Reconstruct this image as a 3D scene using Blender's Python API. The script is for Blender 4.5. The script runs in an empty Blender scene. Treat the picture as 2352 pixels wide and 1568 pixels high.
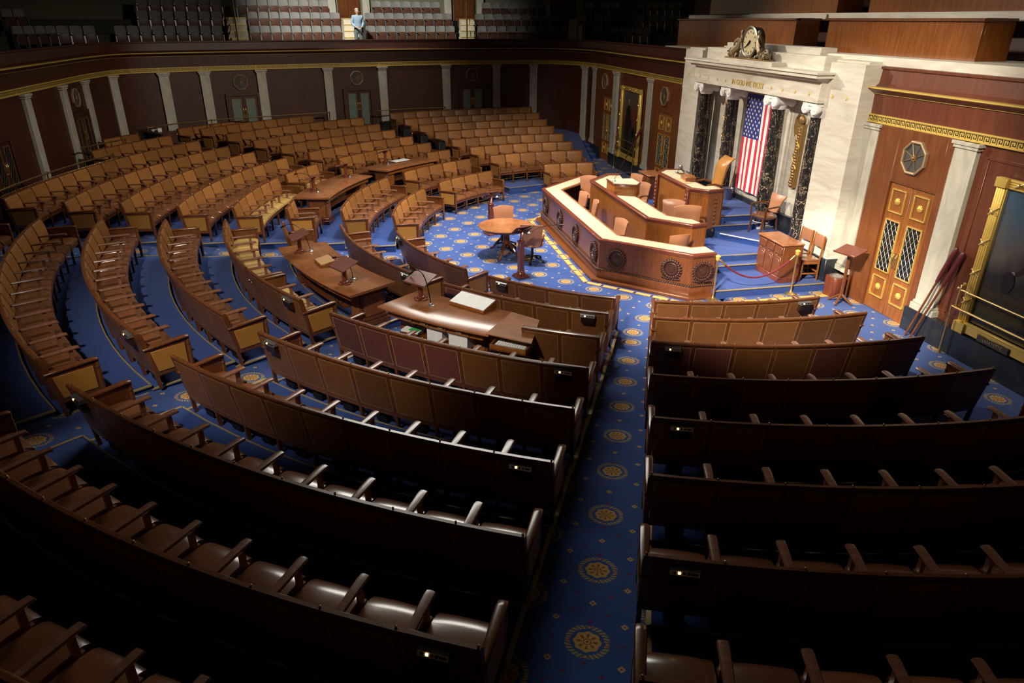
import bpy, bmesh, math, random
from mathutils import Matrix, Vector
random.seed(7)
PI = math.pi
def R(d): return math.radians(d)
COL = bpy.context.scene.collection
MW = {}            # world matrix of every linked object
KIDS = {}

# ---------------------------------------------------------------- materials
MATS = {}
def new_mat(name):
    m = bpy.data.materials.new(name); m.use_nodes = True
    nt = m.node_tree; b = nt.nodes['Principled BSDF']
    return m, nt, b
class G:
    """small expression helper for shader maths"""
    def __init__(s, nt): s.nt = nt
    def n(s, t, **k):
        x = s.nt.nodes.new(t)
        for a, b in k.items(): setattr(x, a, b)
        return x
    def m(s, op, a, b=None, c=None):
        x = s.nt.nodes.new('ShaderNodeMath'); x.operation = op
        for i, v in enumerate((a, b, c)):
            if v is None: continue
            if isinstance(v, (int, float)): x.inputs[i].default_value = v
            else: s.nt.links.new(v, x.inputs[i])
        return x.outputs[0]
    def mix(s, f, a, b):
        x = s.nt.nodes.new('ShaderNodeMix'); x.data_type = 'RGBA'
        for i, v in ((0, f), (6, a), (7, b)):
            if isinstance(v, tuple): x.inputs[i].default_value = (*v, 1)
            elif isinstance(v, (int, float)): x.inputs[i].default_value = v
            else: s.nt.links.new(v, x.inputs[i])
        return x.outputs[2]
    def coord(s, which='Object', scale=None):
        t = s.n('ShaderNodeTexCoord').outputs[which]
        if scale:
            mp = s.n('ShaderNodeMapping'); s.nt.links.new(t, mp.inputs[0]); mp.inputs['Scale'].default_value = scale
            return mp.outputs[0]
        return t
    def sep(s, v):
        x = s.n('ShaderNodeSeparateXYZ'); s.nt.links.new(v, x.inputs[0]); return x.outputs
    def noise(s, v, scale, detail=3, rough=.5, dist=0):
        x = s.n('ShaderNodeTexNoise'); s.nt.links.new(v, x.inputs['Vector'])
        x.inputs['Scale'].default_value = scale; x.inputs['Detail'].default_value = detail
        x.inputs['Roughness'].default_value = rough; x.inputs['Distortion'].default_value = dist
        return x.outputs['Fac']
    def ramp(s, f, stops):
        x = s.n('ShaderNodeValToRGB'); s.nt.links.new(f, x.inputs[0]); e = x.color_ramp.elements
        while len(e) < len(stops): e.new(.5)
        for i, (p, c) in enumerate(stops): e[i].position = p; e[i].color = (*c, 1)
        return x.outputs[0]
    def bump(s, h, b, strength=.2, dist=.01):
        x = s.n('ShaderNodeBump'); s.nt.links.new(h, x.inputs['Height'])
        x.inputs['Strength'].default_value = strength; x.inputs['Distance'].default_value = dist
        s.nt.links.new(x.outputs[0], b.inputs['Normal'])
def flat(name, col, rough=.5, metal=0., emit=None, es=0):
    if name in MATS: return MATS[name]
    m, nt, b = new_mat(name); g = G(nt)
    v = g.noise(g.coord(), 9, 2)
    nt.links.new(g.mix(v, tuple(c*.88 for c in col), tuple(min(1, c*1.1) for c in col)), b.inputs['Base Color'])
    b.inputs['Roughness'].default_value = rough; b.inputs['Metallic'].default_value = metal
    if emit: b.inputs['Emission Color'].default_value = (*emit, 1); b.inputs['Emission Strength'].default_value = es
    MATS[name] = m; return m
def wood(name, dark, light, rough=.3, scale=(14, 14, 1.2), coat=.25):
    m, nt, b = new_mat(name); g = G(nt)
    c = g.coord('Object', scale)
    f = g.noise(c, 2.2, 5, .6, .8); big = g.noise(g.coord(), .9, 2)
    f2 = g.m('ADD', g.m('MULTIPLY', f, .75), g.m('MULTIPLY', big, .3))
    nt.links.new(g.ramp(f2, [(.3, dark), (.72, light)]), b.inputs['Base Color'])
    b.inputs['Roughness'].default_value = rough
    b.inputs['Coat Weight'].default_value = coat; b.inputs['Coat Roughness'].default_value = .18
    MATS[name] = m; return m
def leather(name, col, var=.22, rough=.36, trim=None, size=(.47, .56), hue=None):
    m, nt, b = new_mat(name); g = G(nt)
    oi = g.n('ShaderNodeObjectInfo').outputs['Random']
    n1 = g.noise(g.coord(), 5, 4, .6)
    a = tuple(c*(1-var) for c in col); d = tuple(min(1, c*(1+var*.8)) for c in col)
    base = g.mix(n1, a, d)
    k = g.m('ADD', g.m('MULTIPLY', oi, .45), .72)
    hsv = g.n('ShaderNodeHueSaturation'); nt.links.new(base, hsv.inputs['Color']); nt.links.new(k, hsv.inputs['Value'])
    out = hsv.outputs[0]
    if hue: out = g.mix(g.m('GREATER_THAN', g.m('FRACT', g.m('MULTIPLY', oi, 7.13)), hue[0]), out, hue[1])
    if trim:
        s = g.sep(g.coord('Generated'))
        dx = g.m('MULTIPLY', g.m('MINIMUM', s[0], g.m('SUBTRACT', 1, s[0])), size[0])
        dz = g.m('MULTIPLY', g.m('MINIMUM', s[2], g.m('SUBTRACT', 1, s[2])), size[1])
        dd = g.m('ABSOLUTE', g.m('SUBTRACT', g.m('MINIMUM', dx, dz), .012))
        out = g.mix(g.m('MULTIPLY', g.m('LESS_THAN', dd, .0028), .75), out, trim)
    nt.links.new(out, b.inputs['Base Color'])
    b.inputs['Roughness'].default_value = rough
    g.bump(g.noise(g.coord(), 60, 3), b, .12, .004)
    MATS[name] = m; return m
def carpet(name, pattern=True, base=(.033, .080, .27)):
    m, nt, b = new_mat(name); g = G(nt)
    co = g.coord(); s = g.sep(co)
    fine = g.noise(co, 160, 2); big = g.noise(co, 1.1, 3)
    col = g.mix(fine, tuple(c*.75 for c in base), tuple(c*1.2 for c in base))
    col = g.mix(g.m('MULTIPLY', big, .45), col, tuple(c*.55 for c in base))
    if pattern:
        PX, PY = .585, .465
        A = g.m('PINGPONG', s[0], PX); B = g.m('PINGPONG', s[1], PY)
        A2 = g.m('SUBTRACT', PX, A); B2 = g.m('SUBTRACT', PY, B)
        def dist(a, b_): return g.m('SQRT', g.m('ADD', g.m('MULTIPLY', a, a), g.m('MULTIPLY', b_, b_)))
        d1, d2 = dist(A, B), dist(A2, B2)
        sel = g.m('LESS_THAN', d1, d2)
        d = g.m('MINIMUM', d1, d2)
        def pick(a, b_): return g.m('ADD', g.m('MULTIPLY', sel, a), g.m('MULTIPLY', g.m('SUBTRACT', 1, sel), b_))
        u, v = pick(A, A2), pick(B, B2)
        ang = g.m('ARCTAN2', v, u)
        c8 = g.m('COSINE', g.m('MULTIPLY', ang, 8))
        c32 = g.m('COSINE', g.m('ADD', g.m('MULTIPLY', ang, 28), g.m('MULTIPLY', d, 90)))
        gold, rust, olive = (.47, .29, .085), (.24, .07, .018), (.33, .26, .095)
        def band(x, lo, hi): return g.m('MULTIPLY', g.m('GREATER_THAN', x, lo), g.m('LESS_THAN', x, hi))
        def over(f, c):
            nonlocal col
            col = g.mix(f, col, c)
        over(g.m('LESS_THAN', d, g.m('ADD', .112, g.m('MULTIPLY', c8, .006))), gold)
        over(g.m('MULTIPLY', band(d, .045, .085), g.m('GREATER_THAN', c8, .35)), rust)
        over(band(d, .026, .036), rust); over(g.m('LESS_THAN', d, .012), rust)
        c2 = g.m('ABSOLUTE', g.m('COSINE', g.m('MULTIPLY', ang, 2)))
        over(g.m('MULTIPLY', g.m('MULTIPLY', band(d, .142, .188), g.m('GREATER_THAN', c32, -.45)), g.m('LESS_THAN', c2, .965)), olive)
        over(g.m('MULTIPLY', band(d, .15, .18), g.m('GREATER_THAN', c2, .985)), (.5, .17, .04))
        def dia(px, py, r, hole=None):
            q = g.m('ADD', g.m('ABSOLUTE', g.m('SUBTRACT', A, px)), g.m('ABSOLUTE', g.m('SUBTRACT', B, py)))
            f = g.m('LESS_THAN', q, r)
            if hole: f = g.m('MULTIPLY', f, g.m('GREATER_THAN', q, hole))
            return f
        for p in ((0, PY), (PX, 0), (PX/2, PY/2)): over(dia(*p, .036, .012), gold)
        for p in ((0, PY/2), (PX/2, 0), (PX/2, PY), (PX, PY/2), (.15, .345), (.435, .12)): over(dia(*p, .02), (.16, .012, .03))
    nt.links.new(col, b.inputs['Base Color'])
    b.inputs['Roughness'].default_value = .95; b.inputs['Specular IOR Level'].default_value = .15
    b.inputs['Sheen Weight'].default_value = .15
    g.bump(fine, b, .3, .004)
    MATS[name] = m; return m
def marble(name, a, c, vein=None, scale=(.6, .6, 3), rough=.45):
    m, nt, b = new_mat(name); g = G(nt)
    co = g.coord('Object', scale)
    f = g.noise(co, 1.6, 6, .62, 1.2)
    col = g.ramp(f, [(.3, a), (.7, c)])
    if vein:
        w = g.m('ABSOLUTE', g.m('SUBTRACT', g.noise(co, 3.4, 4, .55, .6), .5))
        col = g.mix(g.m('LESS_THAN', w, .007), col, vein)
        w2 = g.m('ABSOLUTE', g.m('SUBTRACT', g.noise(co, 7.5, 3, .5, .4), .47))
        col = g.mix(g.m('LESS_THAN', w2, .004), col, tuple(v*.6 for v in vein))
    else:
        s = g.sep(g.coord()); j = g.m('LESS_THAN', g.m('FRACT', g.m('MULTIPLY', s[2], 1.9)), .012)
        col = g.mix(g.m('MULTIPLY', j, .25), col, tuple(v*.6 for v in a))
    nt.links.new(col, b.inputs['Base Color']); b.inputs['Roughness'].default_value = rough
    MATS[name] = m; return m

WD = wood('mahogany', (.06, .018, .006), (.20, .065, .018), .28)
WM_ = wood('mid_mahogany', (.085, .024, .008), (.22, .068, .018), .3)
WO = wood('orange_mahogany', (.15, .042, .009), (.36, .125, .025), .33)
WR = wood('red_mahogany', (.085, .018, .010), (.21, .052, .024), .3)
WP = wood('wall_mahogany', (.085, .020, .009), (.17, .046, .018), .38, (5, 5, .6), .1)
WPB = wood('press_box_mahogany', (.11, .030, .006), (.26, .085, .017), .25, (10, 10, .7), .4)
WDW = wood('door_wall_mahogany', (.11, .030, .009), (.22, .072, .020), .35, (5, 5, .6), .1)
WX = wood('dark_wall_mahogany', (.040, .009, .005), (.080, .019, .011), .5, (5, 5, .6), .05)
WA = wood('armrest_wood', (.13, .050, .028), (.28, .125, .07), .27, (2, 12, 12), .35)
WT = wood('table_mahogany', (.20, .066, .024), (.40, .16, .062), .25, (1.5, 1.5, 1.5), .5)
LF = leather('seat_back_leather', (.31, .130, .036), .30, .36)
LC = leather('seat_cushion_leather', (.20, .075, .030), .2, .2)
LC.node_tree.nodes['Principled BSDF'].inputs['Coat Weight'].default_value = .8
LC.node_tree.nodes['Principled BSDF'].inputs['Coat Roughness'].default_value = .22
LP = leather('rear_panel_leather', (.30, .13, .018), .2, .45, (.55, .42, .2), hue=(.97, (.085, .022, .018)))
LR = leather('maroon_panel_leather', (.14, .035, .028), .15, .42, (.65, .5, .25))
LE = leather('end_panel_leather', (.42, .19, .032), .1, .5)
LY = leather('mustard_cushion', (.46, .27, .075), .1, .7)
LK = leather('tan_chair_leather', (.42, .185, .095), .15, .33)
CW = carpet('patterned_carpet'); CP = carpet('plain_blue_carpet', False, (.026, .064, .25))
MB_ = marble('cream_marble', (.56, .50, .40), (.76, .71, .60))
MK = marble('black_gold_marble', (.008, .008, .010), (.03, .03, .033), (.55, .42, .28), (1.6, 1.6, .9), .2)
MD = marble('black_base_marble', (.012, .014, .018), (.03, .035, .042), None, (1, 1, 1), .3)
MP = marble('pilaster_marble', (.38, .36, .28), (.58, .55, .45), None, (2, 2, .7))
WH = flat('white_marble', (.86, .85, .80), .4)
BR = flat('brass', (.72, .50, .20), .28, .9)
BZ = flat('bronze', (.36, .22, .08), .45, .7)
GI = flat('gilt', (.80, .56, .13), .42, .45)
GB = flat('gilt_band', (.62, .43, .09), .5, .12)
DK = flat('dark_key', (.05, .025, .006), .6)
BK = flat('black_metal', (.01, .01, .012), .4, .3)
BP = flat('black_plastic', (.008, .009, .012), .5)
SV = flat('brushed_steel', (.42, .42, .42), .35, .8)
CR = flat('cream_desk_cover', (.46, .385, .245), .6)
PB = flat('paper', (.85, .87, .86), .7)
GY = flat('grey_gallery_fabric', (.24, .235, .22), .75)
GS = flat('gallery_seat_brown', (.095, .038, .020), .45)
SB = flat('stair_stone', (.62, .56, .40), .7)
UW = flat('upper_wall_plaster', (.16, .16, .10), .8)
GL = flat('dark_glass', (.012, .014, .016), .12)
GT = flat('lit_teal_glass', (.15, .23, .21), .25)  # lit panes put into the colour: a lighter tint, no emission
GC = flat('grille_grey', (.065, .06, .055), .7)
RD = flat('velvet_rope_red', (.16, .01, .02), .8)

# ---------------------------------------------------------------- mesh builder
class MB:
    def __init__(s): s.v = []; s.f = []; s.m = []
    def add(s, V, F, mi=0, M=None):
        o = len(s.v)
        s.v += [tuple(M @ Vector(p)) if M else tuple(p) for p in V]
        s.f += [tuple(i+o for i in f) for f in F]; s.m += [mi]*len(F); return s
    def box(s, c, d, mi=0, rz=0, M=None, taper=1):
        x, y, z = (k/2 for k in d); V = []
        for sz in (-1, 1):
            t = 1 if sz < 0 else taper
            for sx, sy in ((-1, -1), (1, -1), (1, 1), (-1, 1)): V.append((sx*x*t, sy*y*t, sz*z))
        T = Matrix.Translation(c) @ Matrix.Rotation(rz, 4, 'Z')
        if M: T = M @ T
        return s.add(V, [(3, 2, 1, 0), (4, 5, 6, 7), (0, 1, 5, 4), (1, 2, 6, 5), (2, 3, 7, 6), (3, 0, 4, 7)], mi, T)
    def prism(s, P, z0, z1, mi=0, M=None, axis='z'):
        n = len(P); V = [(p[0], p[1], z0) for p in P]+[(p[0], p[1], z1) for p in P]
        if axis == 'x': V = [(v[2], v[0], v[1]) for v in V]
        if axis == 'y': V = [(v[0], v[2], v[1]) for v in V]
        F = [tuple(range(n))[::-1], tuple(range(n, 2*n))]+[(i, (i+1) % n, n+(i+1) % n, n+i) for i in range(n)]
        return s.add(V, F, mi, M)
    def lathe(s, prof, n=20, mi=0, M=None, cap=True):
        V = [(r*math.cos(2*PI*i/n), r*math.sin(2*PI*i/n), z) for r, z in prof for i in range(n)]
        F = [(k*n+i, k*n+(i+1) % n, (k+1)*n+(i+1) % n, (k+1)*n+i) for k in range(len(prof)-1) for i in range(n)]
        if cap: F += [tuple(range(n))[::-1], tuple(range((len(prof)-1)*n, len(prof)*n))]
        return s.add(V, F, mi, M)
    def cyl(s, a, b, r, n=10, mi=0, r2=None):
        a, b = Vector(a), Vector(b); d = b-a; q = d.to_track_quat('Z', 'Y').to_matrix().to_4x4()
        return s.lathe([(r, 0), (r if r2 is None else r2, d.length)], n, mi, Matrix.Translation(a) @ q)
    def tube(s, pts, r, n=8, mi=0):
        pts = [Vector(p) for p in pts]; k = len(pts); V = []
        for i, p in enumerate(pts):
            t = (pts[min(i+1, k-1)]-pts[max(i-1, 0)]).normalized()
            up = Vector((0, 0, 1)) if abs(t.z) < .95 else Vector((1, 0, 0))
            a = t.cross(up).normalized(); b = a.cross(t)
            rr = r[i] if isinstance(r, (list, tuple)) else r
            V += [tuple(p+a*rr*math.cos(2*PI*j/n)+b*rr*math.sin(2*PI*j/n)) for j in range(n)]
        F = [(i*n+j, i*n+(j+1) % n, (i+1)*n+(j+1) % n, (i+1)*n+j) for i in range(k-1) for j in range(n)]
        F += [tuple(range(n))[::-1], tuple(range((k-1)*n, k*n))]
        return s.add(V, F, mi)
    def ball(s, c, r, mi=0, sc=(1, 1, 1), n=10):
        pr = [(max(1e-4, r*math.sin(PI*i/6)), -r*math.cos(PI*i/6)) for i in range(7)]
        return s.lathe(pr, n, mi, Matrix.Translation(c) @ Matrix.Diagonal((*sc, 1)))
    def arc(s, rad, a0, a1, prof, n, mi=0):
        """sweep closed profile [(dr,z)] (CCW seen with r right, z up) along an arc, angles in degrees"""
        k = len(prof); V = []
        for i in range(n+1):
            a = R(a0+(a1-a0)*i/n)
            V += [((rad+dr)*math.cos(a), (rad+dr)*math.sin(a), z) for dr, z in prof]
        F = [(i*k+j, (i+1)*k+j, (i+1)*k+(j+1) % k, i*k+(j+1) % k) for i in range(n) for j in range(k)]
        F += [tuple(range(k)), tuple(range(n*k, (n+1)*k))[::-1]]
        return s.add(V, F, mi)
    def sweep(s, path, prof, mi=0, closed=True):
        nm = normals(path); k = len(prof); V = []
        for (x, y), (nx, ny) in zip(path, nm): V += [(x+nx*o, y+ny*o, z) for o, z in prof]
        kk = k if closed else k-1
        F = [(i*k+j, i*k+(j+1) % k, (i+1)*k+(j+1) % k, (i+1)*k+j) for i in range(len(path)-1) for j in range(kk)]
        if closed: F += [tuple(range(k)), tuple(range((len(path)-1)*k, len(path)*k))[::-1]]
        return s.add(V, F, mi)
    def mesh(s, name, mats, bevel=0, inv=None, seg=1, smooth=True):
        me = bpy.data.meshes.new(name)
        me.from_pydata([tuple(inv @ Vector(p)) for p in s.v] if inv else s.v, [], s.f)
        for mt in (mats if isinstance(mats, (list, tuple)) else [mats]): me.materials.append(mt)
        me.polygons.foreach_set('material_index', s.m)
        bm = bmesh.new(); bm.from_mesh(me)
        bmesh.ops.recalc_face_normals(bm, faces=bm.faces)
        if bevel:
            ed = [e for e in bm.edges if len(e.link_faces) == 2 and e.calc_face_angle(0) > .5]
            bmesh.ops.bevel(bm, geom=ed, offset=bevel, segments=seg, affect='EDGES', profile=.6, clamp_overlap=True)
        bm.to_mesh(me); bm.free()
        if smooth:
            me.shade_smooth(); me.set_sharp_from_angle(angle=R(40))
        return me
def normals(path):
    out = []
    for i in range(len(path)):
        a = path[max(i-1, 0)]; b = path[i]; c = path[min(i+1, len(path)-1)]
        ns = []
        for p, q in ((a, b), (b, c)):
            d = Vector((q[0]-p[0], q[1]-p[1]))
            if d.length > 1e-6: d.normalize(); ns.append(Vector((d.y, -d.x)))
        n = sum(ns, Vector((0, 0))); n.normalize(); n /= max(.4, n.dot(ns[0])); out.append((n.x, n.y))
    return out
def T(x=0, y=0, z=0, rz=0, sx=1, sy=1, sz=1):
    return Matrix.Translation((x, y, z)) @ Matrix.Rotation(rz, 4, 'Z') @ Matrix.Diagonal((sx, sy, sz, 1))
def tag(o, label=None, cat=None, group=None, kind=None):
    if label: o['label'] = label
    if cat: o['category'] = cat
    if group: o['group'] = group
    if kind: o['kind'] = kind
    return o
def thing(name, label, cat, M=None, group=None):
    o = bpy.data.objects.new(name, None); o.empty_display_size = .1; COL.objects.link(o)
    M = M or Matrix(); o.matrix_basis = M; MW[o] = M.copy(); return tag(o, label, cat, group)
def put(name, me, parent=None, M=None):
    """link mesh (local coords) at world matrix M under parent"""
    o = bpy.data.objects.new(name, me); COL.objects.link(o)
    M = M if M is not None else (MW[parent] if parent else Matrix())
    if parent: KIDS.setdefault(parent, []).append(o)
    if parent: o.parent = parent; o.matrix_basis = MW[parent].inverted() @ M
    else: o.matrix_basis = M
    MW[o] = M.copy(); return o
def wput(name, mb, mats, parent=None, bevel=0, **k):
    """mesh given in world coords -> stored in the parent's frame"""
    if parent: return put(name, mb.mesh(name, mats, bevel, MW[parent].inverted(), **k), parent)
    return put(name, mb.mesh(name, mats, bevel, **k))
def struct(name, mb, mats, bevel=0, **k): return tag(wput(name, mb, mats, None, bevel, **k), kind='structure')
def dup(root, M, label=None, group=None):
    def rec(o, par, W):
        c = o.copy(); COL.objects.link(c)
        if par: c.parent = par; KIDS.setdefault(par, []).append(c)
        else: c.matrix_basis = W
        MW[c] = W
        for ch in KIDS.get(o, []): rec(ch, c, W @ (MW[o].inverted() @ MW[ch]))
        return c
    r = rec(root, None, M)
    if label: r['label'] = label
    if group: r['group'] = group
    return r

# ================================================================ THE SETTING
RAD = [6.5, 7.725, 8.967, 10.163, 11.356, 12.575, 13.749, 14.979, 16.19, 17.4]      # radius of each row's top rail
TZ = [0, .20, .33, .414, .497, .593, .658, .76, .85, .87]                            # floor level of each row
FAR = [.02, .02, .0, .03, .07, .08, .13, .14, .14, .14]                              # the farthest block sits a little higher
def ramp(r): return max(0, (r-6.3)*.09)
# ---- floor of the well and the walk along the front wall (patterned), origin on a medallion
WO_ = (.18, -4.72)
fb = MB(); n = 72
pts = [(6.45*math.cos(R(-180+360*i/n)), 6.45*math.sin(R(-180+360*i/n))) for i in range(n+1)]
ring = [p for p in pts if p[1] <= .3]
P = [(x-WO_[0], y-WO_[1]) for x, y in ring]
P = P+[(14.2-WO_[0], .3-WO_[1]), (14.2-WO_[0], 2.9-WO_[1]), (-11.9-WO_[0], 2.9-WO_[1]), (-11.9-WO_[0], .3-WO_[1])]
fb.prism(P, -.2, 0)
o = put('floor', fb.mesh('floor', CW), None, T(*WO_, 0)); tag(o, kind='structure')
# sloping sub-floor below the tiers and aisles
sb = MB(); rr = [6.3, 8, 10, 12, 14, 16, 18, 20]; V = []; na = 60
for r in rr:
    for i in range(na+1):
        a = R(-190+200*i/na); V.append((r*math.cos(a), r*math.sin(a), ramp(r)-.06))
F = [(k*(na+1)+i, (k+1)*(na+1)+i, (k+1)*(na+1)+i+1, k*(na+1)+i+1) for k in range(len(rr)-1) for i in range(na)]
sb.add(V, F); struct('floor', sb, CP)
# ---- aisles: narrow patterned ramps, each with its own lattice of medallions
def aisle(l, r_, r1=19, phase=0., ang=None, pat=True):
    """l, r_ : functions radius -> (x, y) of the two edges"""
    n = 14; A = [l(6.2+(r1-6.2)*i/n) for i in range(n+1)]; B = [r_(6.2+(r1-6.2)*i/n) for i in range(n+1)]
    o0 = Vector((*phase, 0)); M = Matrix.Translation(o0) @ Matrix.Rotation(R(ang)-PI/2, 4, 'Z'); inv = M.inverted()
    mb = MB(); V = []
    for i in range(n+1):
        z = ramp(6.2+(r1-6.2)*i/n)+.004
        for p in (A[i], B[i]):
            V += [(p[0], p[1], z), (p[0], p[1], z-.08)]
    F = []
    for i in range(n):
        a = i*4; F += [(a, a+4, a+6, a+2), (a+1, a+3, a+7, a+5), (a, a+1, a+5, a+4), (a+2, a+6, a+7, a+3)]
    mb.add([tuple(inv @ Vector(v)) for v in V], F)
    tag(put('floor', mb.mesh('floor', CW), None, M), kind='structure')
def pol(r, a): return (r*math.cos(R(a)), r*math.sin(R(a)))
def edge(tab):
    """tab: [(r, deg)] -> interpolated function"""
    def f(r):
        t = tab
        for (r0, a0), (r1, a1) in zip(t, t[1:]):
            if r <= r1 or (r1, a1) == t[-1]: return pol(r, a0+(a1-a0)*(r-r0)/(r1-r0))
    return f
E3R = edge([(6.2, -26.2), (20, -26.2)]); E3L = edge([(6, -19.9), (7.7, -20.7), (10, -21.25), (12, -21.7), (20, -22.3)])
E2R = edge([(6, -54.8), (20, -54.6)]); E2L = edge([(6, -48.8), (11.4, -50.3), (13.7, -50.9), (20, -51.2)])
ECR = lambda r: (-.30, -math.sqrt(r*r-.09)); ECL = lambda r: (.79, -math.sqrt(r*r-.62))
F2A = edge([(6, -124.4), (20, -124.9)]); F2B = edge([(6, -129.9), (20, -129.0)])
F3A = edge([(6, -152.9), (20, -152.8)]); F3B = edge([(6, -158.5), (20, -157.0)])
aisle(E3R, E3L, 19, (11.01, -4.87), -23.9)
aisle(E2R, E2L, 19, (7.42, -9.71), -52.7)
aisle(ECR, ECL, 18, (.18, -4.72), -90)
aisle(F2A, F2B, 18, pol(9.0, -126.9), -126.9)
aisle(F3A, F3B, 16.5, pol(9.0, -155.2), -155.2)
# ---- tiers
def angof(p): return math.degrees(math.atan2(p[1], p[0]))
def yline(y, side):
    def f(r):
        a = math.degrees(math.asin(y/r)); return pol(r, a if side > 0 else -180-a)
    return f
def tier_block(ea, eb, rows, dz=None, extra=.0, seg=1.1, split=None):
    """ea, eb edge functions (clockwise start/end); one solid per row, and a brass nosing on every edge"""
    mb = MB(); nb = MB()
    for k in rows:
        z = TZ[k]+(dz[k] if dz else 0)
        if z <= .001: continue
        r0 = RAD[k-1]-.05; r1 = (RAD[k]-.05) if k < rows[-1] else RAD[k]+extra
        a0, a1, b0, b1 = (angof(ea(r0)), angof(ea(r1)), angof(eb(r0)), angof(eb(r1)))
        a0, a1, b0, b1 = [a-360 if a > 90 else a for a in (a0, a1, b0, b1)]
        n = max(4, int(abs(b0-a0)/2.5)); top = []; 
        inner = [pol(r0, a0+(b0-a0)*i/n) for i in range(n+1)]; outer = [pol(r1, a1+(b1-a1)*i/n) for i in range(n+1)]
        V = []; F = []
        for i in range(n+1):
            for (x, y) in (inner[i], outer[i]): V += [(x, y, z), (x, y, -.1)]
        for i in range(n):
            a = 4*i; F += [(a, a+4, a+6, a+2), (a, a+1, a+5, a+4), (a+2, a+6, a+7, a+3)]
        F += [(0, 2, 3, 1), (4*n, 4*n+1, 4*n+3, 4*n+2)]
        mb.add(V, F)
        def strip(P, w=.03):
            L = [Vector((p[0], p[1])) for p in P]; nn = normals([tuple(p) for p in L])
            V = []; 
            for p, q in zip(L, nn):
                for s in (-w/2, w/2):
                    V += [(p.x+q[0]*s, p.y+q[1]*s, z-.012), (p.x+q[0]*s, p.y+q[1]*s, z+.006)]
            F = []
            for i in range(len(L)-1):
                a = 4*i; F += [(a+1, a+3, a+7, a+5), (a, a+1, a+5, a+4), (a+2, a+6, a+7, a+3)]
            F += [(0, 2, 3, 1), (4*len(L)-4, 4*len(L)-3, 4*len(L)-1, 4*len(L)-2)]
            nb.add(V, F)
        strip(inner, .022); strip([inner[0], outer[0]], .045); strip([inner[-1], outer[-1]], .045)
    struct('floor_tier', mb, CP)
    struct('trim_step_nosing', nb, NOSE, smooth=False)
NOSE = flat('dull_brass_nosing', (.46, .36, .17), .45, .45)
tier_block(E3L, yline(.45, 1), range(1, 9), None, 1.3)
tier_block(E2L, E3R, range(1, 10), None, 1.3)
tier_block(ECL, E2R, range(1, 9), None, 1.0)
tier_block(ECR, F2A, range(1, 10), None, .4)
tier_block(F2B, F3A, range(1, 10), None, .4)
tier_block(F3B, yline(.42, -1), range(1, 8), FAR, 1.2)
# landing behind the far blocks
lb = MB()
P = [pol(15.3, -128), pol(16.2, -150), pol(15.2, -160), pol(15.4, -182), (-15.9, .8), (-15.9, -1), (-15.7, -3.4), (-14.9, -6.2), (-14.2, -8.4), (-13.3, -10.8), (-12.5, -12.7)]
lb.prism(P, .3, .9)
P = [pol(14.9, -92), pol(15.1, -105), pol(15.3, -118), pol(15.6, -125), (-12, -13.9), (-10.8, -15.3), (-9, -15.45), (1.5, -15.45)]
lb.prism(P, .3, .86)
struct('floor_landing', lb, CP)
# raised corner with steps near the far doors
cb = MB()
cb.box((-15.0, 1.4, .2), (2.6, 3.0, .5)); cb.box((-13.5, 1.6, .1), (.5, 2.6, .5)); cb.box((-13.0, 1.6, .0), (.5, 2.6, .44)); cb.box((-12.5, 1.6, -.05), (.5, 2.6, .3))
struct('floor_corner_steps', cb, CP)

# ---- walls
WB = [(9, -15.45), (-4, -15.45), (-9, -15.42), (-10.8, -15.2)]
WS = [(-10.8, -15.2), (-11.6, -14.75), (-12.05, -13.9), (-12.66, -12.6), (-13.36, -10.75), (-14.2, -8.3), (-14.9, -6.1), (-15.6, -3.4), (-15.92, -1.1), (-15.95, .4)]
WC = [(-15.95, .4), (-15.7, 1.4), (-15.0, 2.15), (-14.1, 2.6), (-13.1, 2.85)]
WFL = [(-13.1, 2.85), (-4.0, 2.85)]; WFR = [(4.0, 2.85), (13.5, 2.85)]
LEFTP = WB+WS[1:]+WC[1:]+WFL[1:]
wall = [(0, -.1), (0, 3.5), (-.3, 3.5), (-.3, -.1)]
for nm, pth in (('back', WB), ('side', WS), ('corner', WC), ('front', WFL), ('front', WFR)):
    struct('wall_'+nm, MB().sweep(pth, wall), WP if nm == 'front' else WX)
ent = [(-.3, 3.66), (.02, 3.66), (.03, 4.02), (.10, 4.06), (.20, 4.12), (.20, 4.135), (-.3, 4.135)]
par = [(-.3, 4.155), (.06, 4.155), (-.02, 4.22), (-.04, 4.46), (.0, 4.48), (.0, 4.52), (-.22, 4.52), (-.3, 4.3)]
band = [(-.2, 3.5), (.05, 3.5), (.05, 3.66), (-.2, 3.66)]
lipg = [(.05, 4.135), (.215, 4.135), (.215, 4.16), (.05, 4.16)]
lip2 = [(.02, 4.03), (.06, 4.03), (.06, 4.045), (.02, 4.045)]
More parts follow.
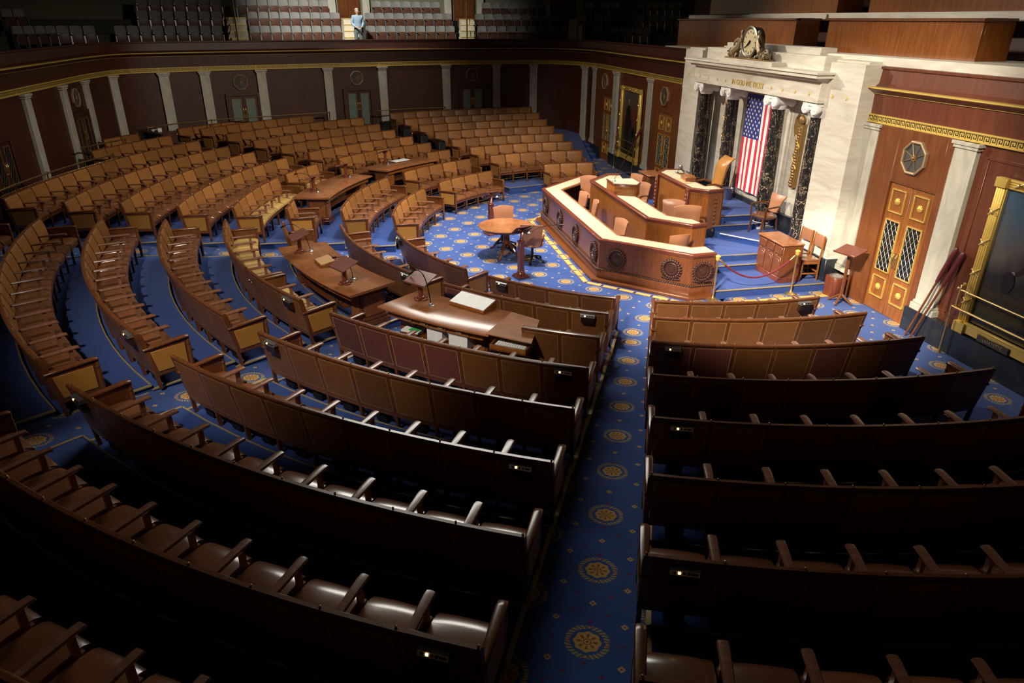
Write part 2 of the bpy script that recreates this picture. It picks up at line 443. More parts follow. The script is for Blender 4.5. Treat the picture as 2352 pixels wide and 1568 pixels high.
for pth, w in ((LEFTP, WX), (WFR, WP)):
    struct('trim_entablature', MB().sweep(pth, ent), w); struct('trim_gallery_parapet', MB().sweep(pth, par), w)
    g = MB().sweep(pth, band); g.sweep(pth, lipg); g.sweep(pth, lip2)
    g.sweep(pth, [(.04, 3.505), (.062, 3.505), (.062, 3.522), (.04, 3.522)]); g.sweep(pth, [(.04, 3.638), (.062, 3.638), (.062, 3.655), (.04, 3.655)])
    # dark Greek key running along the band
    kb = MB(); per = .128; 
    for (a, b) in zip(pth, pth[1:]):
        a, b = Vector(a), Vector(b); d = b-a; L = d.length; d.normalize(); nrm = Vector((d.y, -d.x)); k = int(L/per)
        for i in range(k):
            s0 = (i+.5-k/2)*per+L/2
            for (u0, v0, u1, v1) in ((.02, .0, .14, 1), (.02, .86, .86, 1), (.74, .2, .86, 1), (.36, .2, .86, .34), (.36, .2, .48, .66)):
                q = [a+d*(s0+(u-.5)*per)+nrm*.0535 for u in (u0, u1)]
                z0, z1 = 3.532+v0*.096, 3.532+v1*.096
                o = len(kb.v); kb.v += [(*q[0], z0), (*q[1], z0), (*q[1], z1), (*q[0], z1)]; kb.f.append((o, o+1, o+2, o+3)); kb.m.append(1)
    off = len(g.v); g.v += kb.v; g.f += [tuple(i+off for i in f) for f in kb.f]; g.m += kb.m
    struct('trim_gilt_key_band', g, [GB, DK], smooth=False)
# black stone dado of the front wall
dd = MB()
for x0, x1 in ((6.22, 13.5), (-4.9, -4.0), (-10.75, -6.35), (-13.1, -11.95)): dd.box(((x0+x1)/2, 2.77, .22), (x1-x0, .16, .46))
struct('baseboard_front', dd, MD)

# ---- pilasters
def pilaster(x, y, rz, z0=.45, w=.46, top=3.5):
    mb = MB(); h = top-z0
    mb.box((0, .05, z0+h/2), (w, .1, h)); mb.box((0, .06, z0+.06), (w+.1, .16, .12)); mb.box((0, .055, z0+.15), (w+.04, .13, .05))
    mb.box((0, .06, top-.03), (w+.12, .17, .06)); mb.box((0, .055, top-.09), (w+.06, .14, .05))
    o = put('trim_pilaster', mb.mesh('pilaster', MP, .006), None, T(x, y, 0, rz)); tag(o, kind='structure')
for x in (6.58, -7.1, -10.6, -13.2): pilaster(x, 2.85, PI)
for x in (4.22, -4.22): pilaster(x, 2.85, PI, .45, .42)
for x in (9.75, 13.0): pilaster(x, 2.85, PI)
def onwall(x, y):
    """nearest point of the left-hand walls, with direction"""
    best = None
    for a, b in zip(LEFTP, LEFTP[1:]):
        a, b = Vector(a), Vector(b); d = b-a; t = max(0, min(1, (Vector((x, y))-a).dot(d)/d.length_squared)); p = a+d*t
        e = (p-Vector((x, y))).length
        if best is None or e < best[0]: best = (e, p, d.normalized())
    return best[1], math.atan2(best[2].y, best[2].x)
for x, y in ((-.6, -15.4), (-4.4, -15.45), (-6.95, -15.4), (-8.85, -15.4), (-10.8, -15.1), (-11.95, -13.75), (-12.6, -12.5), (-13.36, -10.6), (-14.15, -8.12), (-14.9, -5.95), (-15.66, -3.2), (-15.9, -.92), (-15.75, .75), (-13.95, 2.5)):
    p, a = onwall(x, y); pilaster(p.x, p.y, a+PI, .45 if y > 2 else .86, .34)

LT = flat('lattice_lead', (.42, .36, .26), .5, .2)
# ---- doors: two leaves with lattice glass, gilt panels; local x along the wall, y into the room
def door(M, label, small=False, z0=0., h=2.56, w=1.16, glass=GL, wd=WO, side=None, k=[0]):
    k[0] += 1
    fr = MB(); dep = .02
    fr.box((-w/2-.05, dep, h/2), (.1, .14, h)); fr.box((w/2+.05, dep, h/2), (.1, .14, h)); fr.box((0, dep, h+.05), (w+.2, .14, .1))
    if side:
        fr = MB()
        for s_, ww in ((1, side[0]), (-1, side[1])): fr.box((s_*(w/2+ww/2), .045, 1.75), (ww, .09, 3.5))
        fr.box((0, .045, (h+3.5)/2), (w, .09, 3.5-h)); fr.box((0, .02, h-.01), (w, .13, .04))
    root = put('door_%d' % k[0], fr.mesh('door_casing', WDW if side else wd, .004), None, M @ T(0, 0, z0)); tag(root, kind='structure')
    lw = w/2-.01
    lf = MB(); 
    def rim(cx, cz, ww, hh, t=.022, y=.062, mi=0):
        for (x, z, a, b) in ((cx, cz+hh/2, ww+t, t), (cx, cz-hh/2, ww+t, t), (cx-ww/2, cz, t, hh), (cx+ww/2, cz, t, hh)): lf.box((x, y, z), (a, .03, b), mi)
    for s in (-1, 1):
        lf = MB(); cx = s*(w/4)
        st = .085; zt, zg1, zg0, zb = h-.08, (h-.1 if small else h-.72), (.25 if small else .82), .12
        lf.box((cx, .03, h/2), (lw, .035, h-.02), 0)
        small or (rim(cx, h-.36, lw-.22, .42, mi=1), rim(cx, .50, lw-.22, .40, mi=1)); rim(cx, (zg0+zg1)/2, lw-.2, zg1-zg0-.02, mi=1)
        leaf = put('door_leaf', lf.mesh('door_leaf', [wd, BZ if small else GI], .003), root, MW[root])
        for zc in (() if small else (h-.36, .5)):
            r = MB(); r.lathe([(.062, 0), (.066, .012), (.045, .02), (.05, .03), (.03, .045), (.004, .052)], 16, 0, T(cx, .045, zc) @ Matrix.Rotation(-PI/2, 4, 'X'))
            for q in range(8): r.ball((cx+.052*math.cos(q*PI/4), .062, zc+.052*math.sin(q*PI/4)), .016, n=6)
            put('rosette', r.mesh('rosette', GI), leaf, MW[root])
        p = MB(); p.box((cx, .05, (zg0+zg1)/2), (lw-.22, .012, zg1-zg0-.04), 0)
        W_, H_ = lw-.22, zg1-zg0-.04; d = .115; zc = (zg0+zg1)/2
        for sg in (-1, 1):
            k0 = -11
            while k0 < 12:
                c = k0*d; segp = []
                for i in range(41):
                    z = -H_/2+H_*i/40; x = (z*.62*sg+c)
                    if abs(x) <= W_/2: segp.append((x, z))
                if len(segp) > 1:
                    (xa, za), (xb, zb_) = segp[0], segp[-1]
                    p.cyl((cx+xa, .062, zc+za), (cx+xb, .062, zc+zb_), .0045, 4, 1)
                k0 += 1
        put('lattice_glass', p.mesh('lattice_glass', [glass, (WX if glass is GL and small else LT)]), leaf, MW[root])
        hb = MB(); hb.box((cx-s*(lw/2-.035), .062, 1.12), (.045, .02, .30)); hb.tube([(cx-s*(lw/2-.035), .07, 1.0), (cx-s*(lw/2-.035), .10, 1.06), (cx-s*(lw/2-.035), .10, 1.18), (cx-s*(lw/2-.035), .07, 1.24)], .012, 6)
        put('handle', hb.mesh('handle', BR), leaf, MW[root])
    return root
def octagon(M, label, scale=1, pane=GC):
    root = thing('octagonal_grille', label, 'grille', M @ Matrix.Scale(scale, 4), 'octagonal grilles above the doors')
    f = MB(); r = .315
    f.lathe([(r*.86, 0), (r*.86, .05), (r*.93, .065), (r, .05), (r, 0)], 8, 0, Matrix.Rotation(-PI/2, 4, 'X') @ Matrix.Rotation(PI/8, 4, 'Z'), cap=False)
    put('frame', f.mesh('grille_frame', flat('dull_gold', (.42, .30, .17), .5, .4), smooth=False), root)
    b = MB(); b.lathe([(r*.9, 0), (r*.9, .02)], 8, 0, Matrix.Rotation(-PI/2, 4, 'X') @ Matrix.Rotation(PI/8, 4, 'Z')); put('mesh_backing', b.mesh('mesh_backing', pane, smooth=False), root)
    s = MB()
    for i in range(8):
        a = i*PI/4+PI/8; s.cyl((0, .035, 0), (r*.86*math.cos(a), .035, r*.86*math.sin(a)), .007, 5)
    s.ball((0, .04, 0), .03); 
    for i in range(8): a = i*PI/4; s.ball((.05*math.cos(a), .035, .05*math.sin(a)), .014, n=6)
    put('spokes', s.mesh('spokes', BZ), root); return root
MRF = Matrix.Rotation(PI, 4, 'Z')       # faces -y
def frontM(x, y=2.86): return T(x, y, 0) @ MRF
door(frontM(5.6, 2.85), '', side=(.16, .57)[::-1]); octagon(frontM(5.52, 2.76) @ T(0, 0, 3.05), 'octagonal grille above the gilt double door right of the marble portico')
door(frontM(-5.68, 2.85), '', side=(.60, .66)); octagon(frontM(-5.78, 2.76) @ T(0, 0, 3.05), 'octagonal grille above the double door left of the marble portico')
door(frontM(-11.3, 2.85), '', side=(1.08, .1)); octagon(frontM(-11.75, 2.76) @ T(0, 0, 3.05), 'dim octagonal grille above the door left of the smaller portrait')
for (x, y, lb_, gz) in ((-13.1, -11.35, 'dark octagonal grille above the farthest left door of the side wall', GT), (-14.55, -7.0, 'octagonal grille above the middle lattice door of the side wall', GT), (-15.87, -2.05, 'octagonal grille above the lattice door nearest the far corner', GT)):
    p, a = onwall(x, y); M = T(p.x, p.y, 0) @ Matrix.Rotation(a+PI, 4, 'Z')
    door(M, '', True, .86, 1.72, 1.06, gz, WX); octagon(M @ T(0, 0, 3.07), lb_, .92)
for (x, y, lb_) in ((-2.3, -15.45, 'barely visible octagonal grille on the dark back wall at far left'), (-7.9, -15.43, 'octagonal grille between pilasters on the dark back wall')):
    p, a = onwall(x, y); M = T(p.x, p.y, 0) @ Matrix.Rotation(a+PI, 4, 'Z')
    door(M, '', True, .86, 1.72, 1.06, GL, WX); octagon(M @ T(0, 0, 3.07), lb_, .92)
# wall panel mouldings
pm = MB()
def panel(M, x0, x1, z0, z1, t=.05):
    for (cx, cz, a, b) in (((x0+x1)/2, z1, x1-x0+t, t), ((x0+x1)/2, z0, x1-x0+t, t), (x0, (z0+z1)/2, t, z1-z0), (x1, (z0+z1)/2, t, z1-z0)):
        pm.box((cx, .012, cz), (a, .03, b), 0, 0, M)
panel(frontM(0), -9.4, -7.0, .6, 3.3); panel(frontM(0), -12.7, -10.0, .6, 3.3); panel(frontM(0), 7.5, 10.2, .6, 3.3)
struct('trim_panel_moulding', pm, WP, .006)

# ================================================================ BENCHES
# seat frame: origin on the rail circle at floor level, +y towards the rostrum, x along the row
def lean(z): return max(0, (.87-z))*.20        # how far the back has moved forward at height z
PW = .58
def seat_meshes():
    d = {}
    # cushion: padded, rolled front edge, slightly narrower in front
    m = MB(); prof = [(.14, .36), (.14, .415), (.22, .437), (.36, .447), (.50, .446), (.585, .437), (.635, .41), (.645, .375), (.62, .345), (.2, .34)]
    xs = [(-.272, -.015), (-.262, 0), (-.2, .008), (-.1, .014), (0, .016), (.1, .014), (.2, .008), (.262, 0), (.272, -.015)]
    V = []
    for x, dz in xs:
        for y, z in prof:
            k = 1-.10*max(0, (y-.14)/.5); V.append((x*k, y, z+(dz if z > .40 else 0)))
    k = len(prof); F = [(i*k+j, i*k+(j+1) % k, (i+1)*k+(j+1) % k, (i+1)*k+j) for i in range(len(xs)-1) for j in range(k)]
    F += [tuple(range(k))[::-1], tuple(range((len(xs)-1)*k, len(xs)*k))]
    m.add(V, F); d['cushion'] = m
    # front pad of the back
    m = MB(); V = []; zs = [.42, .46, .55, .65, .75, .82, .855, .868]; th = [.02, .05, .062, .058, .052, .046, .034, .012]
    xs = [-.274, -.262, -.18, -.06, .06, .18, .262, .274]; tx = [.0, .8, 1, 1.06, 1.06, 1, .8, .0]
    for x, q in zip(xs, tx):
        for z, t in zip(zs, th): V.append((x*(1-.03*(.87-z)), lean(z)+.012+t*(.35+.65*q), z))
        for z in zs[::-1]: V.append((x*(1-.03*(.87-z)), lean(z)+.006, z))
    k = 2*len(zs); F = [(i*k+j, i*k+(j+1) % k, (i+1)*k+(j+1) % k, (i+1)*k+j) for i in range(len(xs)-1) for j in range(k)]
    F += [tuple(range(k))[::-1], tuple(range((len(xs)-1)*k, len(xs)*k))]
    m.add(V, F); d['back'] = m
    # leather panel seen from behind
    m = MB(); z0, z1 = .27, .815
    V = [(sx*.269*(1-.05*(.87-z)), lean(z)-yo, z) for z in (z0, z1) for yo in (.012, -.004) for sx in (-1, 1)]
    m.add(V, [(0, 1, 5, 4), (2, 6, 7, 3), (0, 4, 6, 2), (1, 3, 7, 5), (0, 2, 3, 1), (4, 5, 7, 6)]); d['panel'] = m
    # armrest with its front post
    m = MB(); V = []; pr = [(-.036, 0), (-.041, .012), (-.032, .026), (0, .032), (.032, .026), (.041, .012), (.036, 0)]
    for y, z, w in ((.06, .612, .9), (.3, .622, 1), (.55, .632, 1.12), (.60, .628, 1.05), (.615, .618, .6)):
        for x, dz in pr: V.append((x*w, y, z+dz*(.5 if y > .61 else 1)))
    k = len(pr); F = [(i*k+j, (i+1)*k+j, (i+1)*k+(j+1) % k, i*k+(j+1) % k) for i in range(4) for j in range(k)]+[tuple(range(k)), tuple(range(4*k, 5*k))[::-1]]
    m.add(V, F); m.box((0, .50, .52), (.036, .05, .21)); m.box((0, .52, .43), (.04, .07, .03)); d['arm'] = m
    # end panel (outer side at +x) with rounded arm, turned front post
    m = MB(); V = []
    for y, z, w in ((.02, .615, 1), (.3, .628, 1.05), (.58, .642, 1.2), (.645, .636, 1.1), (.66, .622, .6)):
        for x, dz in pr: V.append((x*w, y, z+dz*1.1*(.5 if y > .65 else 1)))
    m.add(V, F); m.prism([(.16, .20), (.64, .20), (.64, .62), (.045, .62)], -.02, .02, 0, None, 'x')
    m.lathe([(.028, 0), (.034, .2), (.034, .50), (.026, .52), (.038, .545), (.026, .57), (.03, .62)], 10, 0, T(0, .63, 0))
    d['end'] = m
    m = MB(); m.prism([(.165, .265), (.575, .265), (.575, .575), (.11, .575)], .018, .030, 0, None, 'x'); d['inset'] = m
    m = MB(); m.box((0, .62, .17), (.04, .04, .34), 0, 0, None, 1.15); d['leg'] = m
    m = MB(); V = [(x*.02, y, z) for z, yc in ((0, .155), (.22, lean(.22)), ) for x in (-1, 1) for y in (yc-.022, yc+.022)]
    m.add(V, [(0, 2, 3, 1), (4, 5, 7, 6), (0, 1, 5, 4), (2, 6, 7, 3), (0, 4, 6, 2), (1, 3, 7, 5)]); d['rleg'] = m
    m = MB(); m.tube([(-.2, .60, .25), (-.2, .60, .16), (.2, .60, .16), (.2, .60, .25)], .008, 6); m.tube([(-.2, .25, .2), (-.2, .60, .16)], .006, 6); m.tube([(.2, .25, .2), (.2, .60, .16)], .006, 6); d['rack'] = m
    m = MB(); m.box((0, .24, .16), (.17, .12, .26)); m.lathe([(.05, 0), (.05, .006), (.03, .008)], 14, 1, T(0, .18, .18) @ Matrix.Rotation(PI/2, 4, 'X')); d['box'] = m
    return d
SM = seat_meshes()
ME = dict(cushion=SM['cushion'].mesh('seat_cushion', LC), cushy=SM['cushion'].mesh('seat_cushion', LY), back=SM['back'].mesh('back_pad', LF), panel=SM['panel'].mesh('rear_panel', LP, smooth=False),
          panelr=SM['panel'].mesh('rear_panel', LR, smooth=False), arm=SM['arm'].mesh('armrest', WA), end=SM['end'].mesh('end_panel', WD, .003), inset=SM['inset'].mesh('leather_inset', LE, .003),
          leg=SM['leg'].mesh('front_leg', WD), rleg=SM['rleg'].mesh('rear_leg', WD), rack=SM['rack'].mesh('book_rack', BR), box=SM['box'].mesh('speaker_box', [BP, BK], .004))
LP_T = leather('rear_panel_trimmed', (.195, .073, .019), .3, .45, (.40, .27, .11), hue=(.97, (.085, .022, .018)))
LR_T = leather('maroon_panel_trimmed', (.135, .042, .030), .2, .42, (.62, .46, .24))
ME['panel'].materials[0] = LP_T; ME['panelr'].materials[0] = LR_T
for kk, mb in (('panel', LP_T), ('panelr', LR_T)): pass
def vote_mesh():
    m = MB(); m.prism([(.03, .65), (-.035, .65), (-.06, .77), (.012, .77)], -.10, .10, 0, None, 'x'); a = m.mesh('voting_box', flat('dark_box_brown', (.03, .013, .008), .4), .004)
    m = MB(); m.prism([(.012, .772), (-.066, .772), (-.055, .812), (-.02, .822), (.012, .822)], -.112, .112, 0, None, 'x')
    for i in range(4): m.box((-.075+.035*i, -.061, .793), (.019, .008, .018), 1 if i == 1 else 2)
    m.box((.072, -.061, .793), (.05, .008, .014), 2)
    b = m.mesh('key_plate', [SV, flat('lit_button', (1, .5, .1), .5, 0, (1, .55, .15), 6), BK]); return a, b
VB, VP = vote_mesh()
ORD = ['front', 'second', 'third', 'fourth', 'fifth', 'sixth', 'seventh', 'eighth', 'ninth', 'tenth']
def seatM(r, a, z, sx=1): return T(r*math.cos(R(a)), r*math.sin(R(a)), z, R(a)+PI/2, sx)
def bench(k, a0, a1, label, look='', dz=0, vote=(), yellow=(), red=(), boxes=False, racks=False, n=None, ends=(1, 1), rows=''):
    """row k, from angle a0 (right-hand end, larger angle) to a1"""
    r = RAD[k]; z = TZ[k]+dz; arc = abs(R(a1-a0))*r; n = n or max(1, round(arc/PW)); st = (a1-a0)/n
    sx = arc/n/PW; mid = (a0+a1)/2
    root = thing('bench', label, 'bench', seatM(r, mid, z), 'curved leather benches of the chamber')
    # frame: rails + posts
    f = MB(); ns = max(2, n*2)
    lo, hi = min(a0, a1), max(a0, a1); e = math.degrees(.02/r)
    f.arc(r, lo-e, hi+e, [(-.045, z+.835), (.012, z+.84), (.016, z+.862), (.006, z+.876), (-.03, z+.876), (-.045, z+.862)], ns)
    l1, l0 = lean(.27), lean(.205)
    f.arc(r, lo, hi, [(-l0-.02, z+.20), (-l0+.014, z+.20), (-l1+.014, z+.275), (-l1-.02, z+.275)], ns)
    f.arc(r, lo, hi, [(-.63, z+.29), (-.60, z+.29), (-.60, z+.35), (-.63, z+.35)], ns)
    for i in range(n+1):
        M = seatM(r, a0+st*i, z)
        V = [(x*.024, lean(zz)+yy, zz) for zz in (.2, .85) for yy in (-.014, .05) for x in (-1, 1)]
        f.add(V, [(0, 1, 5, 4), (2, 6, 7, 3), (0, 4, 6, 2), (1, 3, 7, 5), (0, 2, 3, 1), (4, 5, 7, 6)], 0, M)
        f.ball(tuple(M @ Vector((0, .02, .882))), .011, 1, n=6)
    wput('frame', f, [WD, BR], root)
    for i in range(n):
        M = seatM(r, a0+st*(i+.5), z, sx)
        put('seat_cushion', ME['cushy' if i in yellow else 'cushion'], root, M)
        put('back_pad', ME['back'], root, M); put('rear_panel', ME['panelr' if i in red else 'panel'], root, M)
        if boxes: put('speaker_box', ME['box'], root, M)
        if racks: put('book_rack', ME['rack'], root, M)
        if i in vote or i-n in vote:
            v = put('voting_box', VB, root, M); p = put('key_plate', VP, v, M)
    sgn = 1 if a1 > a0 else -1
    for i in range(n+1):
        M = seatM(r, a0+st*i, z)
        if 0 < i < n: put('armrest', ME['arm'], root, M); put('front_leg', ME['leg'], root, M)
        elif ends[0 if i == 0 else 1]:
            # outer side of the panel must face away from the row
            out = (-1 if i == 0 else 1)*sgn
            M2 = M @ Matrix.Diagonal((out, 1, 1, 1))
            ep = put('end_panel', ME['end'], root, M2); q = put('leather_inset', ME['inset'], ep, M2)
        put('rear_leg', ME['rleg'], root, M)
    return root
# --- right of the foreground aisle (R0) --------------------------------------------------
B4 = [(-20.6, 5.6), (-21.2, 4.5), (-21.6, 3.7), (-21.8, 3.3), (-21.8, 3.0), (-22.0, 2.8), (-22.2, 2.6), (-22.3, 2.3), (-22.3, 2.1)]
look4 = ['five-seat leather bench with gold-lit rear panels', 'leather bench with bright gold rear panels', 'dark-backed leather bench', 'shadowed leather bench', 'shadowed leather bench with lit rail', 'unlit leather bench', 'unlit leather bench with voting box', 'nearest dark leather bench', 'nearest dark leather bench']
for k, (a, b) in enumerate(B4[:8]):
    if k < 8: bench(k, a, b, '%s, %s row right of the foreground aisle' % (look4[k], ORD[k]), vote={0: (-1,), 2: (0,), 4: (0,), 6: (0,)}.get(k, ()), red={2: (0, 1, 4), 3: (0,)}.get(k, ()), boxes=k in (4, 5, 6))
# --- left of the foreground aisle
B3 = [(-26.9, -49.0), (-26.7, -49.3), (-26.5, -33.7), (-26.4, -49.7), (-26.3, -49.9), (-26.3, -49.9), (-26.3, -50.2), (-26.3, -50.5), (-26.3, -50.6), ]
vote3 = {0: (-1,), 1: (0,), 3: (0,), 4: (-1,), 5: (0,), 6: (-1,), 7: (0,)}
look3 = ['short leather bench with voting box', 'leather bench behind the front row', 'two-seat leather bench beside the paper-laden table', 'leather bench with red rear panels', 'long leather bench', 'long leather bench with lit armrests', 'long leather bench with glossy brown seats', 'long leather bench with bright seat highlights', 'bench cut by the lower left corner']
for k, (a, b) in enumerate(B3): bench(k, a, b, '%s, %s row left of the foreground aisle' % (look3[k], ORD[k]), vote=vote3.get(k, ()), red={3: (3, 4, 5, 6), 1: (4,)}.get(k, ()), boxes=k in (3, 4, 5, 6))
# --- nearer side of the centre aisle
B2 = {0: (-82.7, -54.8), 1: (-84.4, -54.7), 4: (-86.1, -54.7), 5: (-86.2, -54.4), 6: (-86.7, -54.4), 7: (-87.0, -54.5)}
for k, (a, b) in B2.items(): bench(k, b, a, 'curved leather bench, %s row, on the near side of the centre aisle' % ORD[k], vote={0: (-1,), 1: (0,), 5: (0,)}.get(k, ()), boxes=k in (4, 5, 6))
bench(3, -66.0, -85.9, 'bench with mustard cushions ending at the centre aisle, behind the near table', yellow=range(7))
bench(3, -54.2, -65.2, 'short bench with mustard cushions behind the near end of the lectern table', yellow=(0, 1, 2, 3), vote=(0,))
bench(2, -77.2, -84.8, 'single leather seat at the far end of the near lectern table', n=1)
# --- far side of the centre aisle
B1 = {0: (-95.4, -123.5), 1: (-94.0, -123.9), 4: (-92.4, -124.2), 5: (-92.5, -124.0), 6: (-92.5, -124.7), 7: (-92.7, -124.8), 8: (-113.3, -124.8), 9: (-119.4, -124.0)}
for k, (a, b) in B1.items(): bench(k, a, b, 'golden leather bench, %s row, on the far side of the centre aisle' % ORD[k], yellow=(), racks=k < 2)
bench(3, -92.5, -111.8, 'bench with mustard cushions on the far side of the centre aisle', yellow=range(7))
bench(3, -114.2, -123.6, 'short bench with mustard cushions beyond the curved far table', yellow=(0, 1, 2))
bench(2, -92.6, -98.6, 'two-seat leather bench between centre aisle and curved far table', n=1+1)
# --- between the two far aisles
B5 = {0: (-130.7, -152.2), 1: (-130.1, -152.6), 3: (-129.6, -152.7), 4: (-129.4, -152.7), 5: (-129.5, -152.6), 6: (-129.4, -152.7), 7: (-129.4, -152.6), 8: (-129.3, -146.8), 9: (-129.4, -143.6)}
for k, (a, b) in B5.items(): bench(k, a, b, 'tan leather bench, %s row, in the block before the last' % ORD[k], racks=k < 2, dz={6: .02, 7: .04, 8: .05, 9: -.05}.get(k, 0))
bench(2, -146.6, -152.7, 'two-seat leather bench right of the farthest table', n=2)
# --- last block
B6 = [(-170.0, -185.6), (-158.6, -184.6), (-158.2, -183.8), (-157.8, -183.3), (-157.6, -182.7), (-157.5, -182.5), (-157.3, -182.2), (-157.2, -181.8)]
for k, (a, b) in enumerate(B6): bench(k, a, b, ('three-seat tan bench' if k == 0 else 'tan leather bench')+', %s row, in the last block by the far corner' % ORD[k], dz=FAR[k], racks=k < 2)

# ================================================================ ROSTRUM
# platform levels
Z1, Z2, Z3, Z4, Z5, Z6 = .17, .31, .45, .59, .73, .87
st = MB(); nz = MB()
def poly_off(P, d):
    out = []; n = len(P)
    for i in range(n):
        a, b, c = Vector(P[i-1]), Vector(P[i]), Vector(P[(i+1) % n]); u = (b-a).normalized(); v = (c-b).normalized()
        n1 = Vector((u.y, -u.x)); n2 = Vector((v.y, -v.x)); m = (n1+n2); m /= m.dot(n1); q = b+m*d; out.append((q.x, q.y))
    return out
def step(x0, x1, y0, y1, z0, z1):
    st.box(((x0+x1)/2, (y0+y1)/2, (z0+z1)/2), (x1-x0, y1-y0, z1-z0))
LOWP = [(-4.05, 2.5), (-4.05, -.1), (-3.92, -.1), (-3.92, -.56), (-2.5, -2.05), (2.5, -2.05), (3.92, -.56), (3.92, -.1), (4.14, -.1), (4.14, 2.5)]
st.prism(LOWP[::-1], -.02, Z1)
step(-3.02, 3.02, -.2, 2.5, Z1, Z2); step(-2.74, 2.74, -.3, 2.5, Z2, Z3)
st.prism([(-2.72, 2.4), (-2.80, -.05), (-2.0, -.80), (2.0, -.80), (2.80, -.05), (2.72, 2.4)][::-1], Z1, Z3-.002)
for s in (1, -1):
    Q = [(1.50, 1.30), (2.30, 1.93), (2.62, 2.5), (1.0, 2.5), (.9, 1.2)]
    if s < 0: Q = [(-x, y) for x, y in Q][::-1]
    st.prism(Q, Z3-.01, Z4)
step(-3.0, 3.0, 2.1, 3.0, Z3-.01, Z4-.002)
step(-1.3, 1.3, 1.0, 3.0, Z3-.01, Z5); step(-.98, .98, .8, 3.0, Z3-.01, Z6); step(-1.2, 1.2, .72, 1.55, Z3-.01, Z6-.002)
struct('floor_rostrum_platform', st, CP)
for (a, b, z) in (((4.14, -.1), (4.14, 2.5), Z1), ((3.03, .2), (3.03, 1.5), Z2), ((2.75, .2), (2.75, 1.75), Z3), ((1.31, 1.2), (1.31, 2.4), Z5), ((.99, 1.2), (.99, 2.5), Z6)):
    nz.box(((a[0]+b[0])/2, (a[1]+b[1])/2, z-.004), (.03, b[1]-a[1], .02))
struct('trim_platform_nosing', nz, NOSE)
wn = MB(); wn.cyl((1.52, 1.30, Z4+.004), (2.32, 1.93, Z4+.004), .014, 6); struct('trim_pale_step_nosing', wn, WH)
# lit wooden plinth border and gilt-block carpet border around the platform
bb = MB(); off0 = poly_off([(-4.05, 2.5), (-4.05, -.66), (-2.56, -2.19), (2.56, -2.19), (4.05, -.66), (4.05, 2.5)], 0)
OUTL = [(-4.05, 2.5), (-4.05, -.05), (-4.05, -.66), (-2.56, -2.19), (2.56, -2.19), (4.07, -.66), (4.16, -.1), (4.2, 2.55)]
nn = normals(OUTL)
sg = 1 if nn[3][1] < 0 or nn[4][1] < 0 else -1
def ring(d): return [(p[0]+q[0]*d*sg, p[1]+q[1]*d*sg) for p, q in zip(OUTL, nn)]
def strip(mb, d0, d1, z, mi):
    A, B = ring(d0), ring(d1); o = len(mb.v)
    for p, q in zip(A, B): mb.v += [(*p, z), (*q, z)]
    for i in range(len(A)-1): mb.f.append((o+2*i, o+2*i+2, o+2*i+3, o+2*i+1)); mb.m.append(mi)
strip(bb, .30, .315, .0045, 1); strip(bb, .17, .185, .0045, 1)
bb2 = ring(.243)
for a, b in zip(bb2, bb2[1:]):
    a, b = Vector(a), Vector(b); L = (b-a).length; k = max(1, round(L/.42)); d = (b-a)/k; rz = math.atan2(d.y, d.x)
    for i in range(k):
        c = a+d*(i+.5); bb.box((c.x, c.y, .003), (d.length-.06, .11, .006), 0, rz)
        e = a+d*i; bb.box((e.x, e.y, .003), (.06, .014, .006), 2, rz+.8); bb.box((e.x, e.y, .003), (.06, .014, .006), 2, rz-.8)
struct('trim_carpet_border', bb, [flat('gold_carpet', (.60, .36, .09), .95), flat('rust_carpet', (.30, .06, .02), .95), flat('navy_carpet', (.03, .04, .2), .95)], smooth=False)

